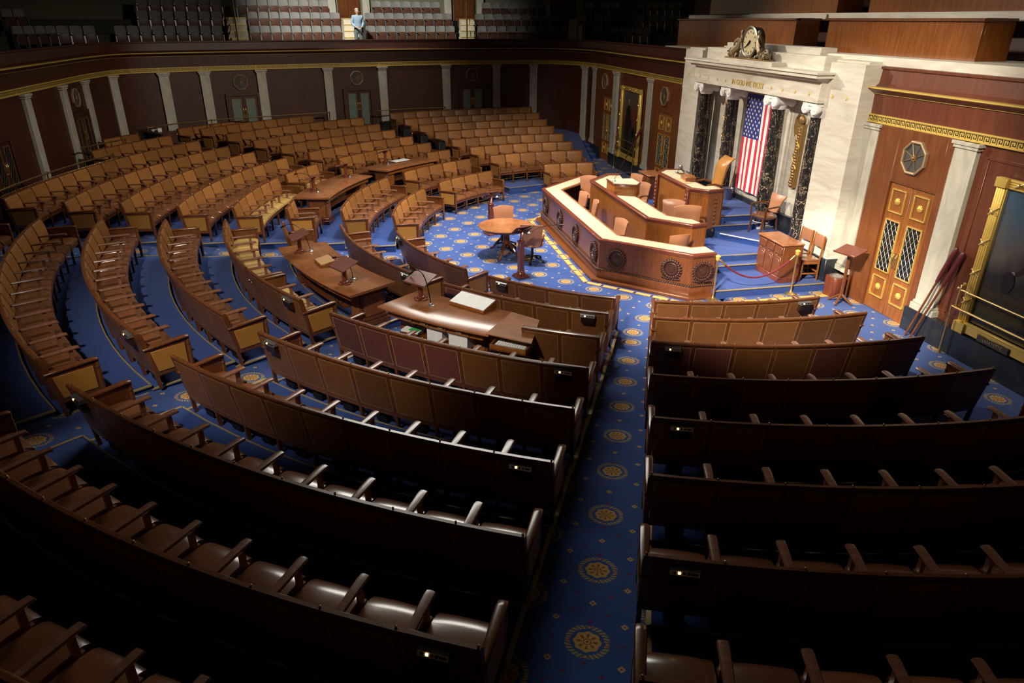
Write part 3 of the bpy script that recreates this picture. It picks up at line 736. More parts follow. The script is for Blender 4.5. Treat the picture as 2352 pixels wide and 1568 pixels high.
# ---- curved-front desks, as open polygons with thickness
def desk(name, label, P, z0, z1, depth, topw, zt=None, rim=.0, base=True, wd=WO):
    """P: outline of the front face from left to right (outside = towards the hall)"""
    root = thing(name, label, 'desk', T(0, P[len(P)//2][1], z0))
    nm = normals(P); s = -1 if nm[len(P)//2][1] > 0 else 1
    def o(d): return [(p[0]-q[0]*d*s, p[1]-q[1]*d*s) for p, q in zip(P, nm)]      # inward offset
    def band(mb, d0, d1, za, zb, mi=0):
        A, B = o(d0), o(d1); k = len(mb.v)
        for p, q in zip(A, B): mb.v += [(*p, za), (*p, zb), (*q, zb), (*q, za)]
        for i in range(len(A)-1):
            a = k+4*i
            for j in range(4): mb.f.append((a+j, a+(j+1) % 4, a+4+(j+1) % 4, a+4+j)); mb.m.append(mi)
        mb.f += [(k, k+1, k+2, k+3), (k+4*len(A)-4, k+4*len(A)-1, k+4*len(A)-2, k+4*len(A)-3)]; mb.m += [mi]*2
    m = MB(); band(m, 0, .06, z0, z1-.05); wput('front_panel', m, wd, root)
    m = MB(); band(m, -.03, .07, z1-.06, z1, 0); band(m, -.015, .02, z1-.09, z1-.06)
    wput('top_rail', m, WR, root, .006)
    zt = zt or z1-.012
    m = MB(); band(m, .04, depth, zt-.04, zt); wput('desk_top', m, WT, root)
    m = MB(); band(m, .055, topw, zt, zt+.006); wput('cream_cover', m, CR, root, smooth=False)
    if base:
        m = MB(); band(m, -.035, .02, z0-.17, z0+.09); band(m, -.17, -.03, z0-.17, z0-.10); wput('plinth', m, wd, root, .006)
        m = MB(); band(m, -.045, .0, z0+.09, z0+.115); A = o(-.046)
        for a, b in zip(A, A[1:]):
            a, b = Vector(a), Vector(b); k = int((b-a).length/.05)
            for i in range(k): c = a+(b-a)*((i+.5)/k); m.ball((c.x, c.y, z0+.1025), .021, 0, n=6)
        wput('rope_moulding', m, flat('carved_brown', (.07, .028, .015), .4), root)
    m = MB(); A, B = o(.0), o(depth)
    for i in (0, -1):
        q = [A[i], B[i]]; a, b = Vector(q[0]), Vector(q[1]); c = (a+b)/2; m.box((c.x, c.y, (z0+zt)/2), ((b-a).length, .04, zt-z0-.04), 0, math.atan2(b.y-a.y, b.x-a.x))
    wput('side_panel', m, wd, root, .004)
    return root, o
LOW = [(-4.0, -.08), (-4.0, -.62), (-2.55, -2.13), (2.55, -2.13), (4.0, -.62), (3.97, -.08)]
lowd, lo_ = desk('rostrum_desk', 'long polygonal mahogany desk with cream top and carved wreaths, lowest rostrum tier', LOW, .17, .95, .52, .46, wd=WM_)
def wreath():
    m = MB(); r = .15
    for i in range(22):
        a = 2*PI*i/22; m.ball((r*math.cos(a), -.02, r*math.sin(a)), .028, 0, (1, .7, 1), n=6)
        m.ball(((r+.03)*math.cos(a+.1), -.012, (r+.03)*math.sin(a+.1)), .02, 0, (1, .6, 1), n=6)
    m.lathe([(.12, 0), (.12, .016), (.105, .022), (.10, .01), (.06, .01), (.055, .024), (.02, .028), (.001, .03)], 18, 0, Matrix.Rotation(PI/2, 4, 'X'))
    for s in (-1, 1):
        for k in range(4): m.ball((s*(.05+.035*k), -.015, -r-.035+.006*k), .02, 0, (1, .6, .8), n=6)
    return m.mesh('wreath', flat('carved_wreath', (.055, .020, .012), .35))
WM = wreath()
for v_ in WM.vertices: v_.co = v_.co*1.2
for (x, y, a) in ((-2.1, -2.135, 0), (-.66, -2.135, 0), (.77, -2.135, 0), (2.22, -2.135, 0), (2.85, -1.83, .806), (3.72, -.93, .806), (4.0, -.36, 1.53), (-2.85, -1.83, -.806), (-3.72, -.93, -.806)):
    put('carved_wreath', WM, lowd, T(x, y, .57, a))
MID = [(-2.78, .24), (-2.85, -.12), (-2.07, -.87), (2.07, -.87), (2.85, -.12), (2.78, .24)]
midd, mo_ = desk('rostrum_desk', 'middle-tier mahogany desk with cream writing tops behind the long lower desk', MID, .17, 1.24, .62, .56, 1.19, base=False)
# lectern box in the middle desk
lec = thing('podium', 'boxy orange mahogany speaking podium with cream top set in the middle desk', 'lectern', T(-.5, -.4, 1.19))
P = [(-.95, -.80), (-.35, -.80), (-.10, -.28), (-.35, -.10), (-.9, -.10)]
m = MB(); m.prism(P, 1.19, 1.47); wput('box', m, WO, lec, .006)
m = MB(); m.prism(poly_off(P, .02), 1.47, 1.49); wput('rim', m, WR, lec, .004)
m = MB(); m.prism(poly_off(P, -.02), 1.49, 1.497); wput('cream_cover', m, CR, lec)
def gooseneck(label, base, tip, mid=None, group=None, r=.006):
    root = thing('microphone', label, 'microphone', T(*base), group)
    b, t = Vector(base), Vector(tip); 
    c = Vector(mid) if mid else Vector((b.x*.8+t.x*.2, b.y*.8+t.y*.2, t.z+.06))
    pts = [b*(1-u)**2+c*2*u*(1-u)+t*u*u for u in [i/10 for i in range(11)]]
    s = MB(); s.tube(pts, r, 6); wput('gooseneck', s, BK, root)
    s = MB(); d = (pts[-1]-pts[-2]).normalized(); s.cyl(pts[-1]-d*.03, pts[-1]+d*.07, .018, 8); wput('capsule', s, BP, root)
    s = MB(); s.lathe([(.055, 0), (.055, .012), (.03, .02), (.014, .045)], 14, 0, T(*base)); wput('base', s, SV, root)
    return root
gooseneck('black gooseneck microphone rising from the cream-topped podium', (-.62, -.72, 1.497), (-.30, -.18, 1.74), (-.68, -.70, 1.78))
# upper desk (speaker's)
UPP = [(-1.25, 1.40), (-1.34, .97), (-1.0, .64), (1.0, .64), (1.34, .97), (1.25, 1.40)]
upd, uo_ = desk('rostrum_desk', 'tall carved mahogany desk of the top rostrum tier with cream mats', UPP, .45, 1.62, .5, .44, 1.60, base=False)
for x in (-.93, .93): m = MB(); m.box((x, .615, 1.02), (.16, .07, 1.12)); wput('pilaster', m, WR, upd, .006)
m = MB()
for x in (-.93, .93):
    for k in range(9): m.ball((x, .575, .62+.1*k), .035, 0, (1.1, .5, 1.2), n=6)
M_ = T(1.30, 1.2, 0)
for k in range(9): m.ball((1.31, 1.19, .62+.1*k), .035, 0, (.5, 1.1, 1.2), n=6)
wput('carved_drop', m, flat('carved_drop', (.2, .085, .035), .4), upd)
m = MB(); 
for s in (-1, 1): m.box((s*1.12, .80, .52), (.42, .05, .3), 0, s*.77); m.box((s*1.29, 1.17, .52), (.06, .44, .3), 0, s*.2)
m.box((0, .615, .52), (1.98, .06, .3)); wput('black_base', m, MD, upd)
# things on the top desk
rb = thing('box', 'orange-brown wooden box on the top rostrum desk', 'box', T(.1, 1.0, 1.612, -.12))
m = MB(); m.box((0, 0, .05), (.42, .26, .09)); put('case', m.mesh('case', WO, .006), rb)
m = MB(); m.box((0, 0, .10), (.44, .28, .012)); put('lid', m.mesh('lid', WO, .003), rb)
m = MB(); m.box((.02, 1.12, 1.618), (.55, .05, .012), 0, -.12); m.box((.18, .82, 1.612), (.55, .24, .012), 0, 0); tag(wput('blotter', m, flat('tan_blotter', (.55, .33, .14), .6)), 'tan blotter lying in front of the wooden box, top desk', 'blotter')
gooseneck('thin microphone on the left wing of the top desk', (-.85, 1.12, 1.612), (-.45, 1.22, 1.70), (-.7, 1.1, 1.78))
th = thing('thermos', 'dark green insulated jug with pale lid behind the top desk', 'jug', T(-1.35, 1.45, 1.15))
m = MB(); m.box((-1.35, 1.5, .88), (.5, .4, .54)); tag(wput('side_cabinet', m, WD, None, .01), 'small dark cabinet carrying the green jug beside the top desk', 'cabinet')
m = MB(); m.lathe([(.12, 0), (.13, .1), (.13, .32), (.10, .42), (.05, .46)], 16, 0); put('body', m.mesh('jug_body', flat('dark_green_enamel', (.02, .05, .045), .3)), th)
m = MB(); m.lathe([(.06, .46), (.06, .53), (.03, .56)], 12, 0); put('lid', m.mesh('jug_lid', SV), th)
bk = thing('bucket', 'grey metal wastebasket by the marble wall under the flag', 'bin', T(-.70, 2.60, Z6))
m = MB(); m.lathe([(.11, 0), (.145, .30), (.15, .30), (.14, .29), (.105, .012)], 18, 0, cap=False); m.lathe([(.108, 0), (.106, .012)], 18); put('pail', m.mesh('pail', flat('galvanised_grey', (.28, .30, .36), .35, .6)), bk)
m = MB(); m.lathe([(.145, .295), (.155, .30), (.155, .31), (.145, .31)], 18, 0, cap=False); put('rim', m.mesh('pail_rim', SV), bk)
m = MB(); m.tube([(-.72, 2.62, Z6+.03), (-.76, 2.78, 1.75)], .012, 6); tag(wput('flag_stick', m, WD), 'thin wooden stick standing in the grey wastebasket', 'stick')

# ---- side desks (drawered mahogany) on both wings
def side_desk(x0, x1, y0, y1, z0, z1, label, k):
    root = thing('drawer_cabinet', label, 'cabinet', T((x0+x1)/2, (y0+y1)/2, z0), 'drawered mahogany desks on the rostrum wings')
    cx, cy = (x0+x1)/2, (y0+y1)/2; W, D = x1-x0, y1-y0
    m = MB(); m.box((cx, cy, z0+.06), (W+.06, D+.06, .12)); wput('plinth', m, WR, root, .008)
    m = MB(); m.box((cx, cy, (z0+z1)/2+.04), (W, D, z1-z0-.12)); wput('carcass', m, WM_, root, .006)
    m = MB(); m.box((cx, cy-.02, z1), (W+.05, D+.05, .03)); wput('top', m, WT, root, .006)
    w = W/3
    for i in range(3):
        c = x0+w*(i+.5)
        m = MB(); m.box((c, y0-.012, z1-.14), (w-.05, .024, .16)); dr = wput('drawer', m, WM_, root, .005)
        m = MB(); m.ball((c, y0-.035, z1-.25), .014, n=8); wput('knob', m, BR, dr)
        m = MB(); h = z1-z0-.42; m.box((c, y0-.010, z0+.12+h/2+.02), (w-.05, .02, h)); dd_ = wput('door', m, WM_, root, .005)
        m = MB(); m.box((c, y0-.022, z0+.12+h/2+.02), (w-.15, .012, h-.1)); wput('raised_panel', m, WM_, dd_, .006)
    return root
side_desk(2.98, 3.94, 1.48, 1.95, Z1, 1.0, 'drawered mahogany desk behind the red rope, right rostrum wing', 0)
side_desk(-3.5, -2.7, 1.15, 1.6, Z1, 1.14, 'drawered mahogany desk on the left rostrum wing', 1)

# ================================================================ MARBLE PORTICO
pc = MB()
for s in (-1, 1):
    pc.box((s*3.47, 2.9, 2.55), (1.08, .8, 4.0))                    # wings
    pc.box((s*2.7, 2.99, 2.1), (.16, .12, 3.1)); pc.box((s*1.12, 2.99, 2.1), (.2, .1, 3.1)); 
pc.box((0, 3.1, 2.2), (6.2, .3, 3.6))                              # niche wall
pc.box((0, 2.67, 3.95), (5.9, .66, .44))                           # entablature with the stars
pc.box((0, 2.62, 4.20), (6.0, .82, .06)); pc.box((0, 2.60, 4.27), (6.2, .98, .08)); pc.box((0, 2.60, 4.33), (6.3, 1.06, .05))   # cornice
pc.box((0, 2.90, 4.45), (5.36, .76, .38)); pc.box((0, 2.50, 4.38), (2.5, .66, .14)); pc.box((0, 2.98, 4.7), (4.2, .4, .16))
for s in (-1, 1): pc.box((s*3.47, 2.95, 4.57), (1.0, .7, .05))
struct('wall_marble_portico', pc, MB_, .008)
pb = MB()
for s in (-1, 1): pb.box((s*3.49, 2.83, .3), (1.10, .72, .72))
pb.box((0, 2.93, .75), (6.0, .1, .5)); struct('baseboard_portico', pb, MD, .008)
# gold stars and the motto
def star_mesh(r=.055):
    m = MB(); P = [((r if i % 2 == 0 else r*.4)*math.sin(i*PI/5), (r if i % 2 == 0 else r*.4)*math.cos(i*PI/5)) for i in range(10)]
    V = [(x, 0, z) for x, z in P]+[(0, -.012, 0)]; m.add(V, [(i, (i+1) % 10, 10) for i in range(10)]+[tuple(range(10))]); return m
SMH = star_mesh().mesh('star', GI, smooth=False)
for i, x in enumerate((1.1, 1.57, 2.07, 2.6, -1.1, -1.57, -2.07, -2.6, 3.18, 3.64, -3.18, -3.64)):
    side = 'right' if x > 0 else 'left'; rank = ['first', 'second', 'third', 'fourth'][i % 4] if i < 8 else ['fifth', 'sixth'][i % 2]
    o = put('gilt_star', SMH, None, T(x, 2.335 if abs(x) < 3 else 2.495, 3.89)); tag(o, 'gilt star on the marble entablature, %s %s of the motto' % (rank, side), 'star', 'gilt stars on the entablature')
def text(name, s, M, size, mat, ext=.006, parent=None):
    c = bpy.data.curves.new(name, 'FONT'); c.body = s; c.size = size; c.align_x = 'CENTER'; c.align_y = 'CENTER'; c.extrude = ext
    o = bpy.data.objects.new(name, c); me = bpy.data.meshes.new_from_object(o); me.name = name; bpy.data.objects.remove(o); me.materials.clear(); me.materials.append(mat)
    return put(name, me, parent, M)
tag(text('motto_lettering', 'IN GOD WE TRUST', T(0, 2.335, 3.89) @ Matrix.Rotation(PI/2, 4, 'X'), .178, GI), 'gilt raised letters IN GOD WE TRUST on the marble entablature', 'lettering')
# columns
def column(x, label):
    root = thing('column', label, 'column', T(x, 2.62, Z4-.02), 'black marble columns with white Ionic capitals')
    m = MB(); r0, r1 = .185, .150; z1 = 3.44
    m.lathe([(r0+(r1-r0)*(u**1.5), Z4+.10+(z1-Z4-.10)*u) for u in [i/10 for i in range(11)]], 28, 0, T(x, 2.62, 0)); wput('shaft', m, MK, root)
    m = MB(); m.box((x, 2.62, Z4+.02), (.50, .46, .06)); m.lathe([(.25, .05), (.265, .075), (.25, .10), (.215, .11), (.235, .135), (.20, .155)], 24, 0, T(x, 2.62, Z4-.01)); wput('base', m, WH, root, .004)
    m = MB(); m.lathe([(.155, 3.42), (.17, 3.45), (.19, 3.50), (.20, 3.56)], 24, 0, T(x, 2.62, 0))
    for s in (-1, 1):
        Mx = T(x+s*.175, 2.36, 3.60) @ Matrix.Rotation(-PI/2, 4, 'X')
        m.lathe([(.02, -.012), (.04, -.016), (.05, 0), (.075, -.008), (.085, .0), (.105, -.004), (.118, .012), (.118, .05), (.085, .12), (.078, .25), (.085, .38), (.118, .45), (.118, .50), (.02, .51)], 20, 0, Mx)
    m.box((x, 2.61, 3.685), (.52, .50, .05)); m.box((x, 2.61, 3.63), (.30, .44, .10)); wput('ionic_capital', m, WH, root)
for x, l in ((-2.66, 'black gold-veined column with white capital, leftmost of the portico'), (-1.09, 'black gold-veined column just left of the hanging flag'), (1.09, 'black gold-veined column just right of the hanging flag'), (2.66, 'black gold-veined column, rightmost of the portico')): column(x, l)
# flag, hung with the stripes vertical
fl = thing('flag', 'large hanging flag with red and white stripes and white-starred blue canton', 'flag', T(0, 2.86, 1.2))
x0, x1, z0, z1 = -.76, .76, 1.18, 3.62; zc = 2.53; sw = (x1-x0)/13
def fy(x, z): return 2.83+.02*math.sin(x*9+z*.6)*(1-.5*(z-z0)/(z1-z0))
m = MB()
for i in range(13):
    for (a, b, mi) in ((z0, zc, i % 2), (zc, z1, 2 if i < 7 else i % 2)):
        nzv = 10
        for th in (0, .008):
            V = [(x0+sw*(i+u), fy(x0+sw*(i+u), a+(b-a)*j/nzv)-th, a+(b-a)*j/nzv) for j in range(nzv+1) for u in (0, 1)]
            m.add(V, [(2*j, 2*j+1, 2*j+3, 2*j+2) for j in range(nzv)], mi)
FR_, FW_, FB_ = flat('flag_red', (.62, .025, .045), .8), flat('flag_white', (.86, .84, .82), .8), flat('flag_blue', (.022, .032, .19), .8)
wput('cloth', m, [FR_, FW_, FB_], fl)
m = MB(); cw = 7*sw
for r in range(11):
    n = 5 if r % 2 == 0 else 4
    for c_ in range(n):
        X = x0+cw*((c_+.5)/5 if n == 5 else (c_+1)/5); Zp = z1-.13-(z1-zc-.2)*r/10
        q = star_mesh(.043); m.add([(a+X, fy(X, Zp)-.011+b, c+Zp) for a, b, c in q.v], q.f)
wput('stars', m, FW_, fl, smooth=False)
m = MB(); m.cyl((x0-.05, 2.83, z1+.01), (x1+.05, 2.83, z1+.01), .015, 8); wput('hanging_rod', m, BR, fl)
# bronze fasces on the niche wall
def fasces(x, label, s):
    root = thing('fasces', label, 'relief', T(x, 2.95, 1.65), 'bronze fasces reliefs on the niche wall')
    m = MB()
    for i in range(9):
        a = PI*i/8; m.cyl((x+.085*math.cos(a), 2.93-.07*math.sin(a), 1.70), (x+.11*math.cos(a), 2.93-.09*math.sin(a), 3.15), .026, 6)
    for k in range(22):
        z = 1.75+k*.065; m.ball((x-.03*s*math.sin(k*1.3), 2.84, z), .045, 0, (1.6, .6, .8), n=6)
    wput('rod_bundle', m, BZ, root)
    m = MB(); m.tube([(x-.1, 2.86, 1.9), (x+.1, 2.84, 2.15), (x-.1, 2.84, 2.4), (x+.1, 2.84, 2.65), (x-.1, 2.84, 2.9), (x+.08, 2.84, 3.1)], .018, 6); wput('strap', m, GI, root)
    m = MB(); P = [(-.05, 2.95), (-.20, 2.86), (-.27, 3.05), (-.25, 3.25), (-.16, 3.36), (-.02, 3.30)]
    m.prism([(x+p[0]*s, p[1]) for p in P], 2.86, 2.90, 0, None, 'y'); m.ball((x, 2.87, 3.24), .10, 0, (1, .7, 1.1)); wput('axe_head', m, BZ, root, .005)
fasces(1.72, 'bronze fasces relief half hidden by the rightmost black column', 1); fasces(-1.80, 'bronze fasces relief behind the column left of the flag', -1)
# clock group
ck = thing('clock', 'round gilt clock with bronze figures on top of the marble portico', 'clock', T(0, 2.32, 4.45))
CX, CZ, CY = -.06, 4.83, 2.30
MY = Matrix.Rotation(PI/2, 4, 'X')
m = MB(); m.lathe([(.33, -.20), (.345, -.02), (.365, .0), (.365, .03), (.33, .045), (.30, .03), (.29, .01)], 36, 0, T(CX, CY, CZ) @ MY); wput('drum', m, flat('pewter', (.22, .19, .15), .35, .7), ck)
m = MB(); m.lathe([(.29, .005), (.29, .015)], 36, 0, T(CX, CY, CZ) @ MY); face = wput('dial', m, flat('cream_dial', (.62, .52, .30), .5), ck)
m = MB()
for i in range(12):
    a = i*PI/6; m.box((CX+.235*math.sin(a), CY-.02, CZ+.235*math.cos(a)), (.018, .008, .045), 0, 0, T(CX+.235*math.sin(a), CY-.02, CZ+.235*math.cos(a)) @ Matrix.Rotation(a, 4, 'Y') @ T(-(CX+.235*math.sin(a)), -(CY-.02), -(CZ+.235*math.cos(a))))
wput('hour_marks', m, flat('dial_mark', (.12, .09, .05), .5), face)
m = MB(); m.cyl((CX+.03, CY-.03, CZ+.03), (CX-.17, CY-.03, CZ-.12), .010, 6); m.cyl((CX, CY-.035, CZ), (CX-.08, CY-.035, CZ-.07), .016, 6); m.cyl((CX-.01, CY-.03, CZ-.02), (CX+.03, CY-.03, CZ+.04), .018, 6); m.lathe([(.025, 0), (.025, .02)], 12, 0, T(CX, CY-.02, CZ) @ MY); wput('hands', m, BK, face)
def figure(s, label):
    m = MB(); bx = CX+s*.42; by = 2.30; bz = 4.47
    m.tube([(bx+s*.30, by, bz+.03), (bx+s*.22, by-.05, bz+.15), (bx+s*.08, by, bz+.26), (bx, by, bz+.42), (bx-s*.03, by, bz+.52)], [.08, .10, .10, .085, .045], 8)
    m.ball((bx-s*.03, by-.01, bz+.58), .05); m.tube([(bx+s*.02, by-.05, bz+.44), (bx+s*.14, by-.10, bz+.36), (bx+s*.2, by-.08, bz+.27)], [.035, .03, .022], 6)
    m.tube([(bx-s*.03, by-.03, bz+.44), (bx-s*.08, by-.06, bz+.36)], [.034, .024], 6)
    for k in range(10): m.ball((bx+s*(.05+.04*k), by-.06+.03*(k % 3), bz+.04+.03*(k % 4)), .055, n=6)
    return m
for s, n in ((-1, ''), (1, '')): wput('figure', figure(s, n), flat('antique_gilt_bronze', (.36, .28, .17), .55, .55), ck)
for s in (-1, 1):
    m = MB()
    m.prism([(CX+s*.30, 4.70), (CX+s*.36, 4.98), (CX+s*.42, 5.06), (CX+s*.44, 4.9), (CX+s*.38, 4.66)], 2.26, 2.32, 0, None, 'y'); wput('wing', m, flat('pale_bronze', (.5, .42, .28), .4, .6), ck, .01)
    m = MB(); m.ball((CX+s*.82, 2.30, 4.58), .17, 0, (.9, .5, .75), n=12)
    for k in range(12): a = k*2.4; m.ball((CX+s*.82+.02*k*math.cos(a)*.5, 2.22, 4.58+.02*k*math.sin(a)*.4), .022, n=6)
    wput('shield', m, flat('antique_gilt_bronze', (.38, .31, .20)), ck)
m = MB(); m.box((CX, 2.32, 4.465), (1.9, .30, .03)); wput('base', m, BZ, ck, .005)

# ================================================================ TABLES
def arc_table(a0, a1, label, flap=False, r0=8.22, r1=9.2, zt=1.07):
    """a0 > a1; outer side has the drawers"""
    fl_ = .33; mid = (a0+a1)/2
    root = thing('curved_table', label, 'table', seatM(8.7, mid, fl_), 'curved committee tables')
    lo, hi = min(a0, a1), max(a0, a1); n = 18
    m = MB(); 
    m.arc(8.7, lo, hi, [(r0-8.7+.02, zt-.045), (r1-8.7-.02, zt-.045), (r1-8.7, zt-.03), (r1-8.7, zt-.01), (r1-8.7-.012, zt), (r0-8.7+.012, zt), (r0-8.7, zt-.01), (r0-8.7, zt-.03)], n); wput('tabletop', m, WT, root)
    e = .9
    m = MB(); m.arc(8.7, lo+e, hi-e, [(.36, zt-.16), (.40, zt-.16), (.40, zt-.045), (.36, zt-.045)], n); m.arc(8.7, lo+e, hi-e, [(-.40, zt-.16), (-.36, zt-.16), (-.36, zt-.045), (-.40, zt-.045)], n)
    wput('apron', m, WO, root)
    for a in (lo+2.2, hi-2.2):
        M = seatM(8.62, a, fl_)
        m = MB(); m.box((0, 0, .34), (.34, .52, .64)); m.box((0, 0, .05), (.46, .62, .1)); m.box((0, 0, .13), (.40, .57, .05)); m.box((0, 0, .66), (.42, .6, .05))
        p = put('pedestal', m.mesh('pedestal', WD, .008), root, M)
        m = MB(); m.box((.172 if a > mid else -.172, 0, .38), (.012, .40, .40)); m.box((0, -.262, .38), (.24, .012, .40)); m.box((0, .262, .38), (.24, .012, .40)); put('pedestal_panel', m.mesh('pedestal_panel', WO, .005), p, M)
    k = 3
    for i in range(k):
        a = hi-3.5-(hi-lo-7)*(i+.5)/k
        m = MB(); m.arc(8.7, a-2.2, a+2.2, [(.40, zt-.15), (.412, zt-.15), (.412, zt-.06), (.40, zt-.06)], 6); d = wput('drawer', m, WT, root)
        m = MB(); q = pol(9.12, a+1.1); m.box((q[0], q[1], zt-.10), (.10, .012, .022), 0, R(a)+PI/2); wput('name_plate', m, flat('pale_label', (.7, .68, .6), .5), d)
        m = MB(); q = pol(9.13, a-.4); m.ball((q[0], q[1], zt-.105), .013, n=8); wput('knob', m, BR, d)
    m = MB(); m.arc(8.7, lo+3.4, hi-3.4, [(-.25, .63), (.30, .63), (.30, .65), (-.25, .65)], n); wput('shelf', m, WD, root)
    if flap:
        m = MB(); P = [pol(r0+.05, hi-.3), pol(r1+.0, hi-.3), pol(r1+.06, hi+4.4), pol(r0+.18, hi+3.3)]
        m.prism(P, zt+.002, zt+.02); wput('flap', m, WT, root, .004)
    return root
TA = arc_table(-36.6, -50.0, 'cluttered curved table with slanted white-covered desk box, nearest to the camera', True)
TB = arc_table(-54.4, -75.6, 'curved mahogany table with two small lecterns, on the near side of the centre aisle')
TC = arc_table(-103.6, -124.0, 'curved mahogany table on the far side of the centre aisle')
TD = arc_table(-129.6, -145.8, 'farthest curved mahogany table, an open ledger lying on it')
def table_lectern(r, a, label, z=1.07, rot=0, x=None):
    p = pol(r, a) if x is None else x
    root = thing('table_lectern', label, 'lectern', T(p[0], p[1], z+.0, R(a)+PI/2+rot), 'small lecterns standing on the curved tables')
    m = MB(); m.box((0, 0, .012), (.24, .09, .024)); m.box((0, 0, .012), (.09, .24, .024)); m.lathe([(.075, .02), (.08, .045), (.055, .055)], 6, 0); put('base', m.mesh('lectern_base', WR, .004), root)
    m = MB(); m.prism([(.042*math.cos(i*PI/3), .042*math.sin(i*PI/3)) for i in range(6)], .04, .31); put('post', m.mesh('lectern_post', WR), root)
    m = MB(); Mt = T(0, 0, .36) @ Matrix.Rotation(R(20), 4, 'X')
    m.box((0, 0, 0), (.46, .36, .018), 0, 0, Mt); m.box((0, -.175, .018), (.46, .014, .03), 0, 0, Mt); m.box((0, 0, -.03), (.10, .10, .06), 0, 0, Mt); put('reading_board', m.mesh('reading_board', wood('maroon_board%d' % len(MATS), (.14, .045, .035), (.22, .08, .06), .4, (3, 3, 3)), .003), root)
    return root
P_ = lambda x, y: (math.hypot(x, y), math.degrees(math.atan2(y, x)))
r, a = P_(5.72, -6.32); table_lectern(r, a, 'small lectern with maroon reading board on the nearest cluttered table')
r, a = P_(4.72, -7.56); table_lectern(r, a, 'small lectern with maroon board near the wide end of the near-side table')
r, a = P_(2.72, -8.44); table_lectern(r, a, 'small lectern at the centre-aisle end of the near-side table')
r, a = P_(-2.95, -8.42); table_lectern(r, a, 'small lectern at the centre-aisle end of the far-side table')
r, a = P_(-4.62, -7.58); table_lectern(r, a, 'small lectern at the far end of the far-side table')
r, a = P_(-6.62, -6.34); table_lectern(r, a, 'small lectern beside the open ledger on the farthest table')
gooseneck('silver gooseneck microphone arching over the nearest cluttered table', (6.05, -6.19, 1.07), (5.62, -6.45, 1.50), (6.05, -6.25, 1.85), r=.009)
gooseneck('black microphone tilting over the box on the near-side table', (4.50, -7.42, 1.07), (4.10, -7.72, 1.36), (4.45, -7.45, 1.52))
gooseneck('tall black microphone by the centre-aisle lectern of the near-side table', (2.68, -8.24, 1.07), (2.30, -8.75, 1.50), (2.62, -8.35, 1.78))
gooseneck('black microphone by the centre-aisle lectern of the far-side table', (-2.66, -8.31, 1.07), (-3.15, -8.85, 1.48), (-2.75, -8.4, 1.66))
gooseneck('black microphone at the far end of the far-side table', (-4.5, -7.47, 1.07), (-4.95, -7.95, 1.45), (-4.55, -7.5, 1.65))
gooseneck('black microphone standing beside the open ledger on the farthest table', (-6.34, -6.27, 1.07), (-6.95, -6.6, 1.5), (-6.4, -6.3, 1.7))
# slanted desk boxes
def slant_box(label, M, w, d, h0, h1, top, body=WO):
    root = thing('slant_box', label, 'writing box', M)
    m = MB(); m.prism([(-d/2, 0), (d/2, 0), (d/2, h1), (-d/2, h0)], -w/2, w/2, 0, None, 'x'); put('box', m.mesh('slant_body', body, .004), root)
    m = MB(); m.prism([(-d/2+.01, h0+.002), (d/2-.015, h1+.001), (d/2-.015, h1+.008), (-d/2+.01, h0+.009)], -w/2+.01, w/2-.01, 0, None, 'x'); put('cover', m.mesh('slant_cover', top), root)
    m = MB(); m.prism([(d/2-.015, h1), (d/2, h1), (d/2, h1+.02), (d/2-.015, h1+.02)], -w/2, w/2, 0, None, 'x'); put('ledge', m.mesh('slant_ledge', WR), root); return root
slant_box('wide slanted box with white writing surface on the nearest table', T(6.20, -5.53, 1.07, .735), .72, .34, .05, .13, PB)
slant_box('small slanted wooden box in the middle of the near-side table', T(3.54, -7.93, 1.07, .33), .44, .30, .05, .10, flat('tan_top', (.5, .28, .12), .5))
lg = thing('ledger', 'open white ledger on the farthest table', 'book', T(-6.8, -5.86, 1.072, -.9))
m = MB(); m.box((0, 0, .008), (.66, .34, .016)); put('cover', m.mesh('ledger_cover', WR, .003), lg)
m = MB(); m.box((-.155, 0, .022), (.30, .30, .014)); m.box((.155, 0, .022), (.30, .30, .014)); put('pages', m.mesh('ledger_pages', PB, .004), lg)
# clutter under the nearest table
for (a, r, lb_, w) in ((-43.3, 8.92, 'white storage box under the nearest table, left of two', .30), (-40.4, 8.94, 'white storage box under the nearest table, right of two', .34)):
    root = thing('storage_box', lb_, 'box', seatM(r, a, .655), 'white boxes under the nearest table')
    m = MB(); m.box((0, 0, .12), (w, .26, .22)); put('box', m.mesh('carton', PB, .006), root)
    m = MB(); m.box((0, 0, .235), (w+.02, .28, .025)); put('lid', m.mesh('carton_lid', PB, .004), root)
m = MB(); m.box((0, 0, .02), (.32, .26, .03)); o = put('paper_stack', m.mesh('paper_stack', PB, .003), None, seatM(8.95, -46.6, .70) @ Matrix.Rotation(.2, 4, 'Z')); tag(o, 'stack of white papers on the shelf of the nearest table', 'papers')
m = MB(); m.box((.07, -.03, .042), (.17, .14, .008)); o = put('green_leaflet', m.mesh('green_leaflet', flat('leaf_green', (.03, .45, .10), .5)), None, seatM(8.95, -46.6, .70)); tag(o, 'bright green leaflet lying on the white papers', 'leaflet')
m = MB(); m.box((0, 0, .02), (.34, .28, .05)); put
o = put('paper_tray', m.mesh('shelf_block', WD), None, seatM(8.95, -46.6, .655)); tag(o, 'dark wooden tray under the papers at the table', 'tray')
kc = thing('keyboard_cabinet', 'low wooden cabinet with pull-out keyboard drawer at the end of the nearest table', 'cabinet', seatM(9.0, -34.4, .414))
m = MB(); m.box((0, 0, .25), (.50, .34, .42)); put('carcass', m.mesh('kc_body', WD, .006), kc)
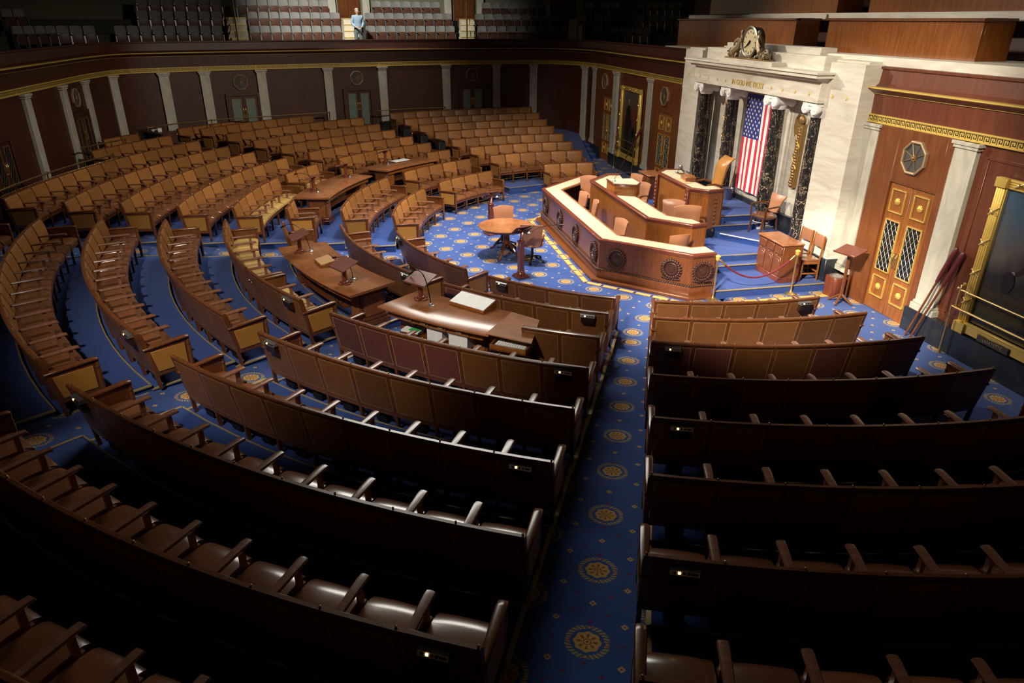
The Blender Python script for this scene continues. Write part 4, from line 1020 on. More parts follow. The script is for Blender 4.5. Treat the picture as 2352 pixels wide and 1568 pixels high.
m = MB(); m.box((0, -.10, .50), (.58, .42, .03)); m.box((0, -.30, .53), (.58, .02, .08)); m.box((.28, -.10, .53), (.02, .42, .08)); m.box((-.28, -.10, .53), (.02, .42, .08)); put('drawer', m.mesh('kc_drawer', WO, .003), kc)
kb_ = thing('keyboard', 'white keyboard in the open drawer under the table end', 'keyboard', seatM(9.0, -34.4, .95))
m = MB(); m.box((0, -.12, .0), (.48, .18, .02)); put('case', m.mesh('kb_case', flat('keyboard_grey', (.55, .56, .56), .5), .004), kb_)
m = MB()
for i in range(12):
    for j in range(4): m.box((-.21+.038*i, -.18+.04*j, .014), (.03, .03, .01))
put('keys', m.mesh('kb_keys', PB), kb_)
cb_ = thing('coiled_cord', 'thin black cord hanging below the near-side table', 'cord', seatM(8.9, -58.3, .6))
m = MB(); m.tube([(-.25+.05*i, -.15, .32-.22*math.sin(PI*i/10)) for i in range(11)], .006, 5); put('cord', m.mesh('cord', BK), cb_)

# ---- round table in the well
rt = thing('round_table', 'round polished wooden table in the well', 'table', T(.34, -3.8, 0))
m = MB(); m.lathe([(.60, .715), (.655, .722), (.665, .735), (.655, .75), (.0001, .75)], 40, 0); m.lathe([(.0001, .7149), (.60, .715)], 40, 0, None, False); put('tabletop', m.mesh('round_top', WT), rt)
m = MB(); m.lathe([(.56, .66), (.58, .715)], 32, 0); put('apron', m.mesh('round_apron', WD), rt)
for dx in (-.16, .16):
    m = MB(); m.lathe([(.09, .66), (.07, .58), (.08, .42), (.10, .36), (.06, .28), (.05, .24)], 14, 0, T(dx, 0, 0)); put('pedestal', m.mesh('round_pedestal', WD), rt)
for i, a in enumerate((35, 145, 215, 325)):
    sx = .16 if math.cos(R(a)) > 0 else -.16
    m = MB(); c, s = math.cos(R(a)), math.sin(R(a)); m.tube([(sx, 0, .32), (sx+.12*c, .12*s, .33), (sx+.26*c, .26*s, .20), (sx+.38*c, .38*s, .06), (sx+.46*c, .46*s, .03)], [.03, .035, .032, .026, .028], 8); m.ball((sx+.46*c, .46*s, .02), .02, n=6); put('leg', m.mesh('round_leg', WD), rt)
m = MB(); m.cyl((-.3, 0, .30), (.3, 0, .30), .02, 8); put('stretcher', m.mesh('stretcher', WD), rt)

# ---- chairs
def swivel(label, M, w=.52, bh=.95, curved=.06, wheels=True, lead=LK, th=.07):
    """faces -y"""
    root = thing('swivel_chair', label, 'chair', M, 'leather swivel chairs in the rostrum and the well')
    def shell(w, z0, z1, y0, lean_, th, flare):
        m = MB(); V = []; nx, nz = 8, 7
        for side in (0, 1):
            for j in range(nz+1):
                z = z0+(z1-z0)*j/nz
                for i in range(nx+1):
                    u = -1+2*i/nx; ww = w/2*(1+flare*(j/nz)**2)*(1-.06*(1-j/nz))
                    edge_ = (1-u**4)*(1-(2*j/nz-1)**6)
                    y = y0+lean_*j/nz-curved*(1-u*u)*-1-(curved)
                    y = y0+lean_*j/nz+curved*(1-u*u)-curved
                    V.append((u*ww, y+(th/2)*(.35+.65*edge_)*(1 if side else -1), z+(-.025*u*u if j == nz else 0)))
        N = (nx+1)*(nz+1); F = []
        for j in range(nz):
            for i in range(nx):
                a = j*(nx+1)+i; F += [(a, a+1, a+nx+2, a+nx+1), (N+a, N+a+nx+1, N+a+nx+2, N+a+1)]
        for i in range(nx): F += [(i, N+i, N+i+1, i+1), (nz*(nx+1)+i, nz*(nx+1)+i+1, N+nz*(nx+1)+i+1, N+nz*(nx+1)+i)]
        for j in range(nz): a = j*(nx+1); F += [(a, a+nx+1, N+a+nx+1, N+a), (a+nx, N+a+nx, N+a+2*nx+1, a+2*nx+1)]
        m.add(V, F); return m
    put('backrest', shell(w, .42, bh, .22, .08, th, .10).mesh('chair_back', lead), root)
    m = MB(); V = []; 
    m.lathe([(.20, .40), (.27, .41), (.285, .44), (.27, .475), (.15, .49), (.001, .492)], 20, 0, Matrix.Diagonal((w/.52, .95, 1, 1))); put('seat', m.mesh('chair_seat', lead), root)
    for s in (-1, 1):
        m = MB(); m.tube([(s*w*.46, .20, .46), (s*w*.52, .16, .62), (s*w*.53, -.02, .65), (s*w*.52, -.15, .63), (s*w*.47, -.13, .46)], [.018, .02, .024, .02, .018], 8); put('armrest', m.mesh('chair_arm', WD), root)
    m = MB(); m.cyl((0, 0, .12), (0, 0, .41), .03, 10)
    for i in range(5):
        a = i*2*PI/5+.3; m.tube([(0, 0, .14), (.18*math.cos(a), .18*math.sin(a), .10), (.30*math.cos(a), .30*math.sin(a), .06)], [.025, .022, .018], 6); m.ball((.30*math.cos(a), .30*math.sin(a), .032), .032, n=8)
    put('swivel_base', m.mesh('chair_base', BK), root); return root
def S(label, bx, by, z, rz, w, bh, th=.07):
    """placed by the top of its back"""
    o = Vector((0, .27)); c, s_ = math.cos(rz), math.sin(rz); return swivel(label, T(bx-(c*o.x-s_*o.y), by-(s_*o.x+c*o.y), z, rz), w, bh, th=th)
S('tan leather swivel chair beyond the round table', -.56, -3.68, 0, PI/2+.1-PI+PI, .50, 1.0)
S('tan leather swivel chair drawn up at the near side of the round table', 1.24, -3.36, 0, -PI/2-.35+PI-PI, .50, .98)
S('leather chair behind the lower rostrum desk, second from the far end', -1.15, -1.32, Z1, .15, .44, .96)
S('leather chair behind the lower rostrum desk, third from the far end', -.19, -1.30, Z1, -.12, .44, .96)
S('thin-backed leather chair turned sideways near the lower desk bend', 1.65, -1.28, Z1, .25, .46, .95)
S('leather chair seen from behind at the near wing of the lower desk', 3.12, -.50, Z1, -PI/2+.1, .46, .95)
S('leather chair at the far wing of the lower rostrum desk', -3.10, -.62, Z1, PI/2, .48, .98)
S('pink-tan padded chair at the middle rostrum desk, beside the wide one', 1.18, .18, Z3, .9, .50, .95, .14)
S('wide pink-tan padded chair facing the camera at the middle desk', 1.72, .26, Z3, PI/2-.1, .60, .93, .14)
S('leather chair at the far end of the middle rostrum desk', -1.87, .44, Z3, .4, .44, .95)
S('leather chair just behind the cream-topped podium', -.89, .24, Z3, .5, .46, .93)
# high-backed chair of the top tier
sc = thing('high_back_chair', 'very tall tan leather chair behind the top rostrum desk', 'chair', T(.05, 1.72, Z6))
m = MB(); V = []; nz = 10; nx = 8
for side in (0, 1):
    for j in range(nz+1):
        u = j/nz; z = .42+.86*u; w = .235+.03*u; yb = .10+.14*u+(.16*(max(0, u-.72)/.28)**2)
        for i in range(nx+1):
            q = -1+2*i/nx; e = (1-q**6)*(1-(2*u-1)**10)
            V.append((q*w, yb+.04*(1-q*q)*-1+(.055 if side else -.055)*(.4+.6*e), z))
N = (nx+1)*(nz+1); F = []
for j in range(nz):
    for i in range(nx): a = j*(nx+1)+i; F += [(a, a+1, a+nx+2, a+nx+1), (N+a, N+a+nx+1, N+a+nx+2, N+a+1)]
for i in range(nx): F += [(i, N+i, N+i+1, i+1), (nz*(nx+1)+i, nz*(nx+1)+i+1, N+nz*(nx+1)+i+1, N+nz*(nx+1)+i)]
for j in range(nz): a = j*(nx+1); F += [(a, a+nx+1, N+a+nx+1, N+a), (a+nx, N+a+nx, N+a+2*nx+1, a+2*nx+1)]
m.add(V, F); put('backrest', m.mesh('high_back', leather('golden_tan_leather', (.46, .20, .05), .12, .3)), sc)
m = MB(); m.box((0, -.12, .43), (.56, .50, .10)); put('seat', m.mesh('high_seat', LK, .03, seg=2), sc)
for s in (-1, 1): m = MB(); m.tube([(s*.29, .1, .6), (s*.31, -.1, .66), (s*.30, -.3, .64), (s*.28, -.3, .45)], .028, 8); put('armrest', m.mesh('high_arm', WD), sc)
m = MB(); m.cyl((0, 0, .1), (0, 0, .4), .04, 10); m.box((0, 0, .07), (.5, .08, .06)); m.box((0, 0, .07), (.08, .5, .06)); put('base', m.mesh('high_base', WD, .01), sc)
# wooden armchair by the columns
ac = thing('armchair', 'wooden armchair with brown leather seat and curved back between the columns', 'chair', T(1.72, 2.30, Z4, .12))
m = MB(); m.lathe([(.22, .40), (.27, .42), (.285, .46), (.26, .50), (.0001, .52)], 22, 0, Matrix.Diagonal((1.05, .95, 1, 1))); put('seat', m.mesh('arm_seat', LC), ac)
m = MB(); V = []; nz = 8; nx = 6
for side in (0, 1):
    for j in range(nz+1):
        u = j/nz; w = .17+.09*u*u
        for i in range(nx+1): q = -1+2*i/nx; V.append((q*w, .22+.10*u+.10*max(0, u-.7)**1*u-.03*(1-q*q)+(.02 if side else -.02), .54+.40*u))
N = (nx+1)*(nz+1); F = []
for j in range(nz):
    for i in range(nx): a = j*(nx+1)+i; F += [(a, a+1, a+nx+2, a+nx+1), (N+a, N+a+nx+1, N+a+nx+2, N+a+1)]
for i in range(nx): F += [(i, N+i, N+i+1, i+1), (nz*(nx+1)+i, nz*(nx+1)+i+1, N+nz*(nx+1)+i+1, N+nz*(nx+1)+i)]
for j in range(nz): a = j*(nx+1); F += [(a, a+nx+1, N+a+nx+1, N+a), (a+nx, N+a+nx, N+a+2*nx+1, a+2*nx+1)]
m.add(V, F); put('backrest', m.mesh('arm_back', LK), ac)
for s in (-1, 1):
    m = MB(); m.tube([(s*.20, .24, .70), (s*.29, .12, .72), (s*.30, -.12, .70), (s*.28, -.22, .69)], .022, 8); m.tube([(s*.28, -.20, .69), (s*.26, -.20, .42)], .02, 8); put('armrest', m.mesh('arm_rest', WD), ac)
for sx in (-1, 1):
    for sy in (-1, 1): m = MB(); m.tube([(sx*.20, sy*.19, .42), (sx*.23, sy*.23, 0)], [.028, .018], 8); put('leg', m.mesh('arm_leg', WD), ac)
def side_chair(label, M):
    root = thing('side_chair', label, 'chair', M, 'wooden side chairs by the marble wing')
    m = MB(); m.box((0, 0, .45), (.42, .40, .06)); put('seat', m.mesh('side_seat', LC, .02, seg=2), root)
    m = MB(); m.box((0, 0, .40), (.42, .40, .05)); m.box((0, -.17, .18), (.36, .03, .03)); m.box((0, .17, .2), (.36, .03, .03))
    for s in (-1, 1): m.box((s*.18, 0, .16), (.03, .36, .03))
    put('frame', m.mesh('side_frame', WO, .004), root)
    m = MB(); m.box((0, .235, .84), (.36, .04, .26), 0, 0, Matrix.Rotation(0, 4, 'X')); put('back_pad', m.mesh('side_pad', LK, .015, seg=2), root)
    for s in (-1, 1):
        m = MB(); m.tube([(s*.19, .20, 0), (s*.19, .19, .42), (s*.185, .235, .98)], [.02, .024, .02], 6); put('rear_leg', m.mesh('side_rleg', WO), root)
        m = MB(); m.tube([(s*.18, -.17, 0), (s*.18, -.17, .42)], [.018, .024], 6); put('leg', m.mesh('side_leg', WO), root)
    return root
side_chair('wooden side chair next to the drawered desk, farther of two', T(3.28, 2.22, Z1, .05)); side_chair('wooden side chair nearest the end of the marble wing', T(3.74, 2.20, Z1, -.08))

# ---- lecterns in the well
def well_lectern(label, x, y, rz):
    root = thing('floor_lectern', label, 'lectern', T(x, y, 0, rz), 'mahogany floor lecterns in the well')
    m = MB(); m.box((0, 0, .02), (.30, .30, .04)); m.box((0, 0, .055), (.24, .24, .03)); m.lathe([(.10, .07), (.11, .09), (.08, .12), (.085, .14), (.065, .16)], 16, 0); put('base', m.mesh('well_base', WR, .004), root)
    m = MB(); m.box((0, 0, .48), (.115, .115, .68)); m.box((0, 0, .83), (.14, .14, .03)); put('post', m.mesh('well_post', wood('lectern_mahogany%d' % len(MATS), (.10, .022, .014), (.20, .05, .03), .3), .006), root)
    m = MB(); m.tube([(0, 0, .84), (.02, .02, .90), (.06, .06, .98), (.09, .10, 1.02)], [.05, .035, .035, .03], 8); put('bracket', m.mesh('well_bracket', WR), root)
    Mt = T(.10, .12, 1.05) @ Matrix.Rotation(R(-38), 4, 'X')
    m = MB(); m.box((0, 0, 0), (.46, .34, .02), 0, 0, Mt); m.box((0, .16, .02), (.46, .02, .04), 0, 0, Mt); put('reading_board', m.mesh('well_board', WR, .003), root)
    m = MB(); m.box((0, 0, -.02), (.04, .50, .03), 0, .9, Mt); m.box((0, 0, -.05), (.04, .50, .03), 0, -.9, Mt); put('cross_brace', m.mesh('well_brace', WD, .003), root)
    return root
well_lectern('tall mahogany floor lectern nearer the camera beside the round table', 2.02, -3.78, 1.9)
well_lectern('tall mahogany floor lectern on the far side of the round table', -1.50, -3.82, 1.9)
gooseneck('long black microphone of the nearer floor lectern', (2.0, -3.6, 1.0), (2.1, -2.9, 1.18), (2.0, -3.3, 1.2))
gooseneck('long black microphone of the farther floor lectern', (-1.5, -3.65, 1.0), (-1.4, -2.95, 1.18), (-1.5, -3.3, 1.2))
# slim lectern stand right of the portico
sl = thing('lectern_stand', 'slim wooden lectern stand beside the marble pilaster', 'lectern', T(4.86, 2.36, 0, .3))
m = MB(); Mt = T(0, 0, 1.12) @ Matrix.Rotation(R(14), 4, 'X'); m.box((0, 0, 0), (.50, .40, .022), 0, 0, Mt); m.box((0, -.195, .015), (.5, .014, .03), 0, 0, Mt); put('reading_board', m.mesh('stand_board', WR, .004), sl)
m = MB(); m.prism([(.035*math.cos(i*PI/3), .035*math.sin(i*PI/3)) for i in range(6)], .12, 1.10); put('post', m.mesh('stand_post', WD), sl)
for i in range(4): a = i*PI/2+.3; m = MB(); m.tube([(0, 0, .2), (.1*math.cos(a), .1*math.sin(a), .12), (.24*math.cos(a), .24*math.sin(a), .015)], [.03, .028, .02], 6); put('foot', m.mesh('stand_foot', WD), sl)
bn = thing('waste_bin', 'square mahogany wastebasket with metal liner beside the slim lectern', 'bin', T(4.40, 2.52, 0, .15))
m = MB(); m.prism([(-.16, -.13), (-.11, -.17), (.12, -.17), (.17, -.12), (.17, .12), (.12, .17), (-.11, .17), (-.16, .12)], 0, .42); put('casing', m.mesh('bin_case', WR, .005), bn)
m = MB(); m.lathe([(.13, .4), (.135, .425), (.115, .425), (.10, .30)], 20, 0, cap=False); m.lathe([(.10, .4205), (.0001, .4206)], 20, 0, cap=False); put('liner', m.mesh('bin_liner', SV), bn)
b2 = dup(bn, T(-13.7, .9, .45, 0), 'red wooden wastebasket standing by the far dark corner wall')
# ---- rope barrier
ends = []
for (x, y, l) in ((4.20, -.16, 'brass rope post at the corner of the lower rostrum desk'), (4.19, 1.65, 'brass rope post in front of the drawered side desk')):
    root = thing('stanchion', l, 'stanchion', T(x, y, 0), 'brass rope posts')
    m = MB(); m.lathe([(.13, 0), (.13, .012), (.09, .03), (.04, .05), (.022, .09)], 24, 0); put('base', m.mesh('post_base', BR), root)
    m = MB(); m.lathe([(.020, .06), (.020, .88)], 12, 0); put('pole', m.mesh('post_pole', BR), root)
    m = MB(); m.lathe([(.03, .86), (.045, .88), (.045, .93), (.055, .94), (.055, .955), (.03, .975)], 16, 0); put('finial', m.mesh('post_finial', GI), root)
rp = thing('velvet_rope', 'drooping dark red velvet rope between the two brass posts', 'rope', T(4.2, .75, .6))
pts = [(4.205+.01*math.sin(PI*i/16), -.10+1.70*i/16, .86-.42*math.sin(PI*i/16)**.9) for i in range(17)]
m = MB(); m.tube(pts[1:-1], .019, 8); wput('rope', m, RD, rp)
m = MB(); m.tube(pts[:2], .022, 8); m.tube(pts[-2:], .022, 8); wput('end_caps', m, BR, rp)

# ================================================================ PORTRAITS, RAILS, POLES
def sky_canvas(name, a, b, c):
    m_, nt, bs = new_mat(name); g = G(nt); s = g.sep(g.coord('Generated'))
    f = g.m('ADD', s[2], g.m('MULTIPLY', g.m('SUBTRACT', g.noise(g.coord('Object', (1, 1, .6)), 1.5, 4), .5), .7))
    nt.links.new(g.ramp(f, [(.15, c), (.4, (.02, .02, .016)), (.6, b), (.95, a)]), bs.inputs['Base Color']); bs.inputs['Roughness'].default_value = .35; return m_
def portrait(x0, x1, z0, z1, label, mirror, plate=None):
    root = thing('portrait', label, 'painting', T((x0+x1)/2, 2.80, z0), 'full-length portraits in gilt frames')
    y = 2.74; w = .20
    cx, cz = (x0+x1)/2, (z0+z1)/2
    m = MB()
    for s in (x0+w/2, x1-w/2):
        for k in range(4): m.cyl((s-w/2+.035+.043*k, y, z0+.2), (s-w/2+.035+.043*k, y, z1-.15), .026, 6)
        m.box((s, y+.03, cz), (w, .06, z1-z0-.2)); m.box((s, y-.005, z0+.09), (w+.03, .12, .18)); m.box((s, y-.005, z1-.08), (w+.01, .10, .15))
    m.box((cx, y+.03, z1-.08), (x1-x0-2*w, .06, .14)); m.box((cx, y+.02, z0+.11), (x1-x0-2*w, .10, .16)); m.box((cx, y-.01, z0+.20), (x1-x0-2*w, .06, .03))
    for k in range(4): m.cyl((x0+w, y, z1-.14+.035*k), (x1-w, y, z1-.14+.035*k), .02, 6)
    wput('frame', m, GI, root, .004)
    m = MB()
    for s in (x0+w/2, x1-w/2):
        for k in range(4):
            zc = z0+.55+k*(z1-z0-.8)/3.6; m.tube([(s-w*.42, y-.03, zc-.05), (s, y-.04, zc+.02), (s+w*.42, y-.03, zc+.09)], .012, 6); m.tube([(s-w*.42, y-.03, zc+.05), (s, y-.04, zc+.0), (s+w*.42, y-.03, zc-.04)], .010, 6)
            m.ball((s, y-.05, zc+.01), .03, n=6)
    for k in range(3): xc = cx+(k-1)*(x1-x0-.5)/2.6; m.tube([(xc-.1, y-.03, z1-.12), (xc, y-.045, z1-.07), (xc+.1, y-.03, z1-.02)], .012, 6); m.ball((xc, y-.045, z1-.07), .03, n=6)
    wput('ribbon_ornament', m, flat('bright_gilt', (.9, .68, .25), .35, .5), root)
    m = MB(); m.box((cx, y+.045, cz+.05), (x1-x0-2*w+.04, .02, z1-z0-.36)); cv = wput('canvas', m, sky_canvas('canvas%d' % mirror, (.06, .14, .22) if mirror > 0 else (.10, .09, .08), (.14, .12, .10) if mirror > 0 else (.14, .03, .02), (.035, .03, .008)), root)
    # generic standing figure in a dark coat, painted (flat) on the canvas
    m = MB(); yy = y+.033; h = z1-z0-.5; zb = z0+.32; fx = cx+.2*mirror
    def pl(P, mi): m.prism([(fx+p[0]*h*mirror, zb+p[1]*h) for p in P], yy-.002*(mi+1), yy, mi, None, 'y')
    pl([(-.05, .02), (-.03, .30), (-.11, .45), (-.085, .72), (-.02, .79), (.03, .79), (.10, .70), (.13, .45), (.10, .2), (.07, .02)], 0)
    pl([(-.10, .60), (-.19, .47), (-.22, .44), (-.20, .42), (-.10, .50)], 0); pl([(-.19, .02), (-.05, .02), (-.04, .05), (-.12, .06)], 0); pl([(.03, .02), (.13, .02), (.08, .06)], 0)
    pl([(-.012, .78), (.018, .78), (.015, .82), (-.01, .82)], 1); pl([(.025*math.cos(i*PI/5), .845+.042*math.sin(i*PI/5)) for i in range(10)], 1); pl([(-.23+.018*math.cos(i*PI/4), .435+.018*math.sin(i*PI/4)) for i in range(8)], 1)
    pl([(-.25+.055*math.cos(i*PI/6), .36+.085*math.sin(i*PI/6)) for i in range(12)], 2)
    wput('painted_figure', m, [flat('painted_coat', (.012, .009, .007), .4), flat('painted_skin', (.45, .25, .16), .4), flat('painted_hat', (.006, .006, .006), .4)], cv, smooth=False)
    if plate:
        m = MB(); m.box((x0+w+.62, y-.045, z0+.08), (.62, .02, .12)); p = wput('name_plate', m, flat('plate_bronze', (.10, .07, .045), .4, .5), root, .005)
        text('lettering', plate, T(x0+w+.62, y-.057, z0+.08) @ Matrix.Rotation(PI/2, 4, 'X'), .075, flat('plate_letter', (.45, .38, .26), .4, .5), .003, p)
    return root
portrait(7.38, 9.40, .46, 3.10, 'large gilt-framed portrait of a standing person in dark coat with hat, at right', 1, 'LAFAYETTE')
portrait(-9.82, -7.78, .46, 3.08, 'gilt-framed full-length portrait on the wall left of the marble portico', -1)
def barrier(x0, x1, label, y=2.60):
    root = thing('brass_railing', label, 'railing', T((x0+x1)/2, y, 0), 'brass railings guarding the portraits')
    m = MB(); m.cyl((x0, y, .89), (x1, y, .89), .02, 8); m.cyl((x0+.06, y, 1.21), (x1, y, 1.21), .014, 8); m.cyl((x0, y, .89), (x0, 2.83, .89), .018, 8); wput('bars', m, BR, root)
    for x in (x0, x1):
        m = MB(); m.lathe([(.035, 0), (.035, .02), (.02, .05), (.016, .1), (.016, .80), (.022, .82), (.016, .84), (.022, .90)], 12, 0, T(x, y, 0)); wput('post', m, BR, root)
    for x in (x0+.08, x1): m = MB(); m.box((x, y, 1.10), (.035, .035, .40)); m.ball((x-.04, y, 1.22), .035, n=8); m.box((x, y+.06, 1.30), (.05, .05, .06)); wput('bracket', m, BR, root, .005)
    return root
barrier(7.33, 9.6, 'brass railing in front of the large portrait at right'); barrier(-9.75, -7.80, 'brass railing in front of the portrait left of the portico')
def pole(a, b, label, grp):
    root = thing('covered_pole', label, 'pole', T(*a), grp); a, b = Vector(a), Vector(b)
    m = MB(); m.cyl(a, b, .020, 8); wput('shaft', m, WD, root)
    m = MB(); c = a.lerp(b, .64); m.tube([c, c.lerp(b, .3), c.lerp(b, .8), b, b+(b-a).normalized()*.03], [.03, .042, .045, .04, .02], 8); wput('sleeve', m, flat('maroon_sleeve', (.10, .018, .022), .35), root); return root
pole((6.58, 2.52, .0), (6.98, 2.72, 1.78), 'maroon-sleeved pole leaning on the front wall, left of the pair', 'covered poles leaning by the right portrait')
pole((6.72, 2.50, .0), (7.12, 2.74, 1.74), 'maroon-sleeved pole leaning on the front wall, right of the pair', 'covered poles leaning by the right portrait')
pole((-8.2, 2.15, .0), (-7.35, 2.7, 1.9), 'dark pole leaning against the wall beside the farther portrait', 'covered poles leaning by the left portrait')
# railings behind the back rows
def railing(P, z0, label, h=.95, beads=False):
    root = thing('back_railing', label, 'railing', T(P[0][0], P[0][1], z0), 'brass railings behind the back rows')
    m = MB(); m.tube([(x, y, z0+h) for x, y in P], .022, 6); wput('top_rail', m, BR, root)
    for i, (x, y) in enumerate(P):
        if i % 2 == 0 or i == len(P)-1: m = MB(); m.lathe([(.03, 0), (.018, .04), (.018, h-.04), (.03, h-.02), (.03, h+.03), (.01, h+.04)], 8, 0, T(x, y, z0)); wput('post', m, BR, root)
    if beads:
        m = MB()
        for a, b in zip(P, P[1:]):
            for k in range(9): t = k/9; m.ball((a[0]+(b[0]-a[0])*t, a[1]+(b[1]-a[1])*t, z0+h-.14), .022, n=6)
        wput('bead_row', m, BR, root)
    return root
railing([pol(15.22, a) for a in (-91.8, -94.5, -97, -99.5, -102, -104.5, -107, -109.5, -112.3)], .87, 'brass railing with beads behind the leftmost golden rows', h=.84, beads=True)
railing([pol(16.35, a) for a in (-112.9, -115, -117, -119)], .87, 'short railing behind the two-row stub at the dark left')
railing([(-10.3, -14.2), (-11.2, -13.4), (-11.9, -12.4), (-12.4, -11.6), (-13.0, -9.9), (-13.6, -8.2)], .90, 'long brass railing before the dim side-wall doors')
railing([(-14.0, -6.3), (-14.3, -5.2), (-14.5, -4.1), (-14.6, -3.4)], .90, 'brass railing left of the lattice door nearest the far corner')
dk = thing('writing_desk', 'dim desk with papers behind the back rows by the side wall', 'desk', T(-10.2, -13.9, .87))
m = MB(); m.box((-10.2, -13.9, 1.72), (1.5, .6, .05), 0, .75); wput('top', m, WX, dk, .01)
m = MB(); 
for s in (-1, 1): m.box((-10.2+s*.42, -13.9+s*.4, 1.3), (.4, .5, .82), 0, .75)
wput('pedestals', m, WX, dk, .01)
m = MB(); m.box((-10.3, -14.0, 1.76), (.3, .2, .03), 0, .4); m.box((-10.0, -13.75, 1.80), (.12, .12, .12), 0, .2); tag(wput('desk_papers', m, PB), 'pale papers and a cup on the dim rear desk', 'papers')
# loudspeakers at the aisle ends of the far rows
for k, (px_, py_) in enumerate(((5, -154.5), (4, -154.6), (3, -154.7))):
    x, y = pol(RAD[px_]-.15, py_); z = TZ[px_]+.05
    root = thing('aisle_box', 'black equipment box in the farthest aisle, %s' % ['behind the sixth row', 'level with the fifth row', 'level with the fourth row'][k], 'box', T(x, y, z, R(py_)), 'black boxes in the farthest aisle')
    m = MB(); m.box((0, 0, .42), (.30, .30, .84)); put('case', m.mesh('aisle_case', BP, .02), root)
    m = MB(); m.box((0, 0, .855), (.26, .26, .03)); put('lid', m.mesh('aisle_lid', BK, .01), root)

# ================================================================ GALLERY
GP = LEFTP
def offp(d):
    nm = normals(GP); return [(p[0]-n[0]*d, p[1]-n[1]*d) for p, n in zip(GP, nm)]
def along(path):
    L = [0]
    for a, b in zip(path, path[1:]): L.append(L[-1]+math.dist(a, b))
    return L
GD = [3.3, 4.2, 5.1, 6.0]; GZ = [4.40, 4.99, 5.54, 6.06]
# stepped gallery floor
prof = [(-.3, 3.45), (-2.9, 3.45), (-2.9, 3.60), (-3.75, 3.60)]
for k in range(1, 4): prof += [(-GD[k]+.45, GZ[k]-.86), (-GD[k]-.45, GZ[k]-.86)]
prof += [(-7.6, GZ[3]-.86), (-7.6, 2.9), (-.3, 2.9)]
struct('floor_gallery', MB().sweep(GP, prof), flat('gallery_floor', (.05, .045, .03), .9))
struct('wall_gallery', MB().sweep(GP, [(-7.5, 5.0), (-7.5, 12.0), (-7.8, 12.0), (-7.8, 5.0)]), UW)
def seat_row(path, s0, s1, k, label, z):
    n = max(1, round((s1-s0)/.47)); L = along(path)
    def at(s):
        for i in range(len(L)-1):
            if s <= L[i+1] or i == len(L)-2:
                t = (s-L[i])/(L[i+1]-L[i]); a, b = path[i], path[i+1]
                return (a[0]+(b[0]-a[0])*t, a[1]+(b[1]-a[1])*t), math.atan2(b[1]-a[1], b[0]-a[0])
    (x, y), a = at((s0+s1)/2)
    root = thing('gallery_seat_row', label, 'seat row', T(x, y, z-.86, a+PI), 'rows of folding gallery seats')
    for i in range(n):
        (x, y), a = at(s0+(s1-s0)*(i+.5)/n); M = T(x, y, z, a+PI, (s1-s0)/n/.46)
        put('seat_back', GSB, root, M); put('folded_seat', GSS, root, M); put('seat_bracket', GSL, root, M)
    return root
m = MB(); V = []
for y0 in (0, -.07):
    for j, z in enumerate((-.52, -.30, -.06, -.015, 0)):
        for i in range(7):
            u = -1+i/3; w = .205 if j < 3 else (.19 if j == 3 else .16)
            V.append((u*w, y0+(-.03 if y0 == 0 else -.0)*(1-u*u)+.03*(z), z-(.012*u*u if j > 2 else 0)))
F = []
for j in range(4):
    for i in range(6): a = j*7+i; F += [(a, a+1, a+8, a+7), (35+a, 35+a+7, 35+a+8, 35+a+1)]
for i in range(6): F += [(i, 35+i, 36+i, i+1), (28+i, 29+i, 64+i, 63+i)]
for j in range(4): a = j*7; F += [(a, a+7, 42+a, 35+a), (a+6, 41+a, 48+a, a+13)]
m.add(V, F); GSB = m.mesh('gallery_seat_back', GY)
m = MB(); m.box((0, .07, -.44), (.37, .05, .36), 0, 0, Matrix.Rotation(-.0, 4, 'X')); GSS = m.mesh('gallery_folded_seat', GS, .02, seg=2)
m = MB(); m.box((.215, .03, -.60), (.025, .20, .50)); m.box((-.215, .03, -.60), (.025, .20, .50)); m.box((.215, .10, -.28), (.035, .26, .025)); m.box((0, .0, -.83), (.40, .1, .05)); GSL = m.mesh('gallery_bracket', SV)
# block limits given as bearings seen along the parapet (world angles from the camera spot)
CAM = Vector((16.638, -7.111))
def s_at(path, px):
    """path length where the sight line through image column px (at the parapet height) crosses"""
    yaw = -3.353; th = yaw-math.atan2((px-1176), 1602.5*math.cos(.4327)+(784-60)*math.sin(.4327)*1.0)
    d = Vector((math.cos(th), math.sin(th))); L = along(path); best = None
    for i, (a, b) in enumerate(zip(path, path[1:])):
        a, b = Vector(a), Vector(b); e = b-a; det = d.x*(-e.y)+e.x*d.y
        if abs(det) < 1e-9: continue
        r = a-CAM; t = (r.x*(-e.y)+e.x*r.y)/det; u = (d.x*r.y-d.y*r.x)/det
        if -1e-6 <= u <= 1+1e-6 and t > 0: best = L[i]+(L[i+1]-L[i])*u if best is None else best
    return best
BL = [  # (row, px0, px1)
 (0, 268, 505), (0, 562, 780), (0, 836, 1048), (0, 1095, 1295), (0, 1355, 1395),
 (1, 15, 215), (1, 250, 508), (1, 563, 781), (1, 832, 1043), (1, 1089, 1300), (1, 1352, 1378), (1, 1395, 1492),
 (2, 0, 60), (2, 308, 512), (2, 563, 781), (2, 832, 1037), (2, 1084, 1282), (2, 1323, 1345), (2, 1358, 1400), (2, 1440, 1560),
 (3, 312, 514), (3, 540, 757), (3, 850, 1010), (3, 1100, 1252), (3, 1334, 1358), (3, 1372, 1418), (3, 1452, 1560)]
RN = ['front-row', 'second-row', 'third-row', 'top-row']
names = {}
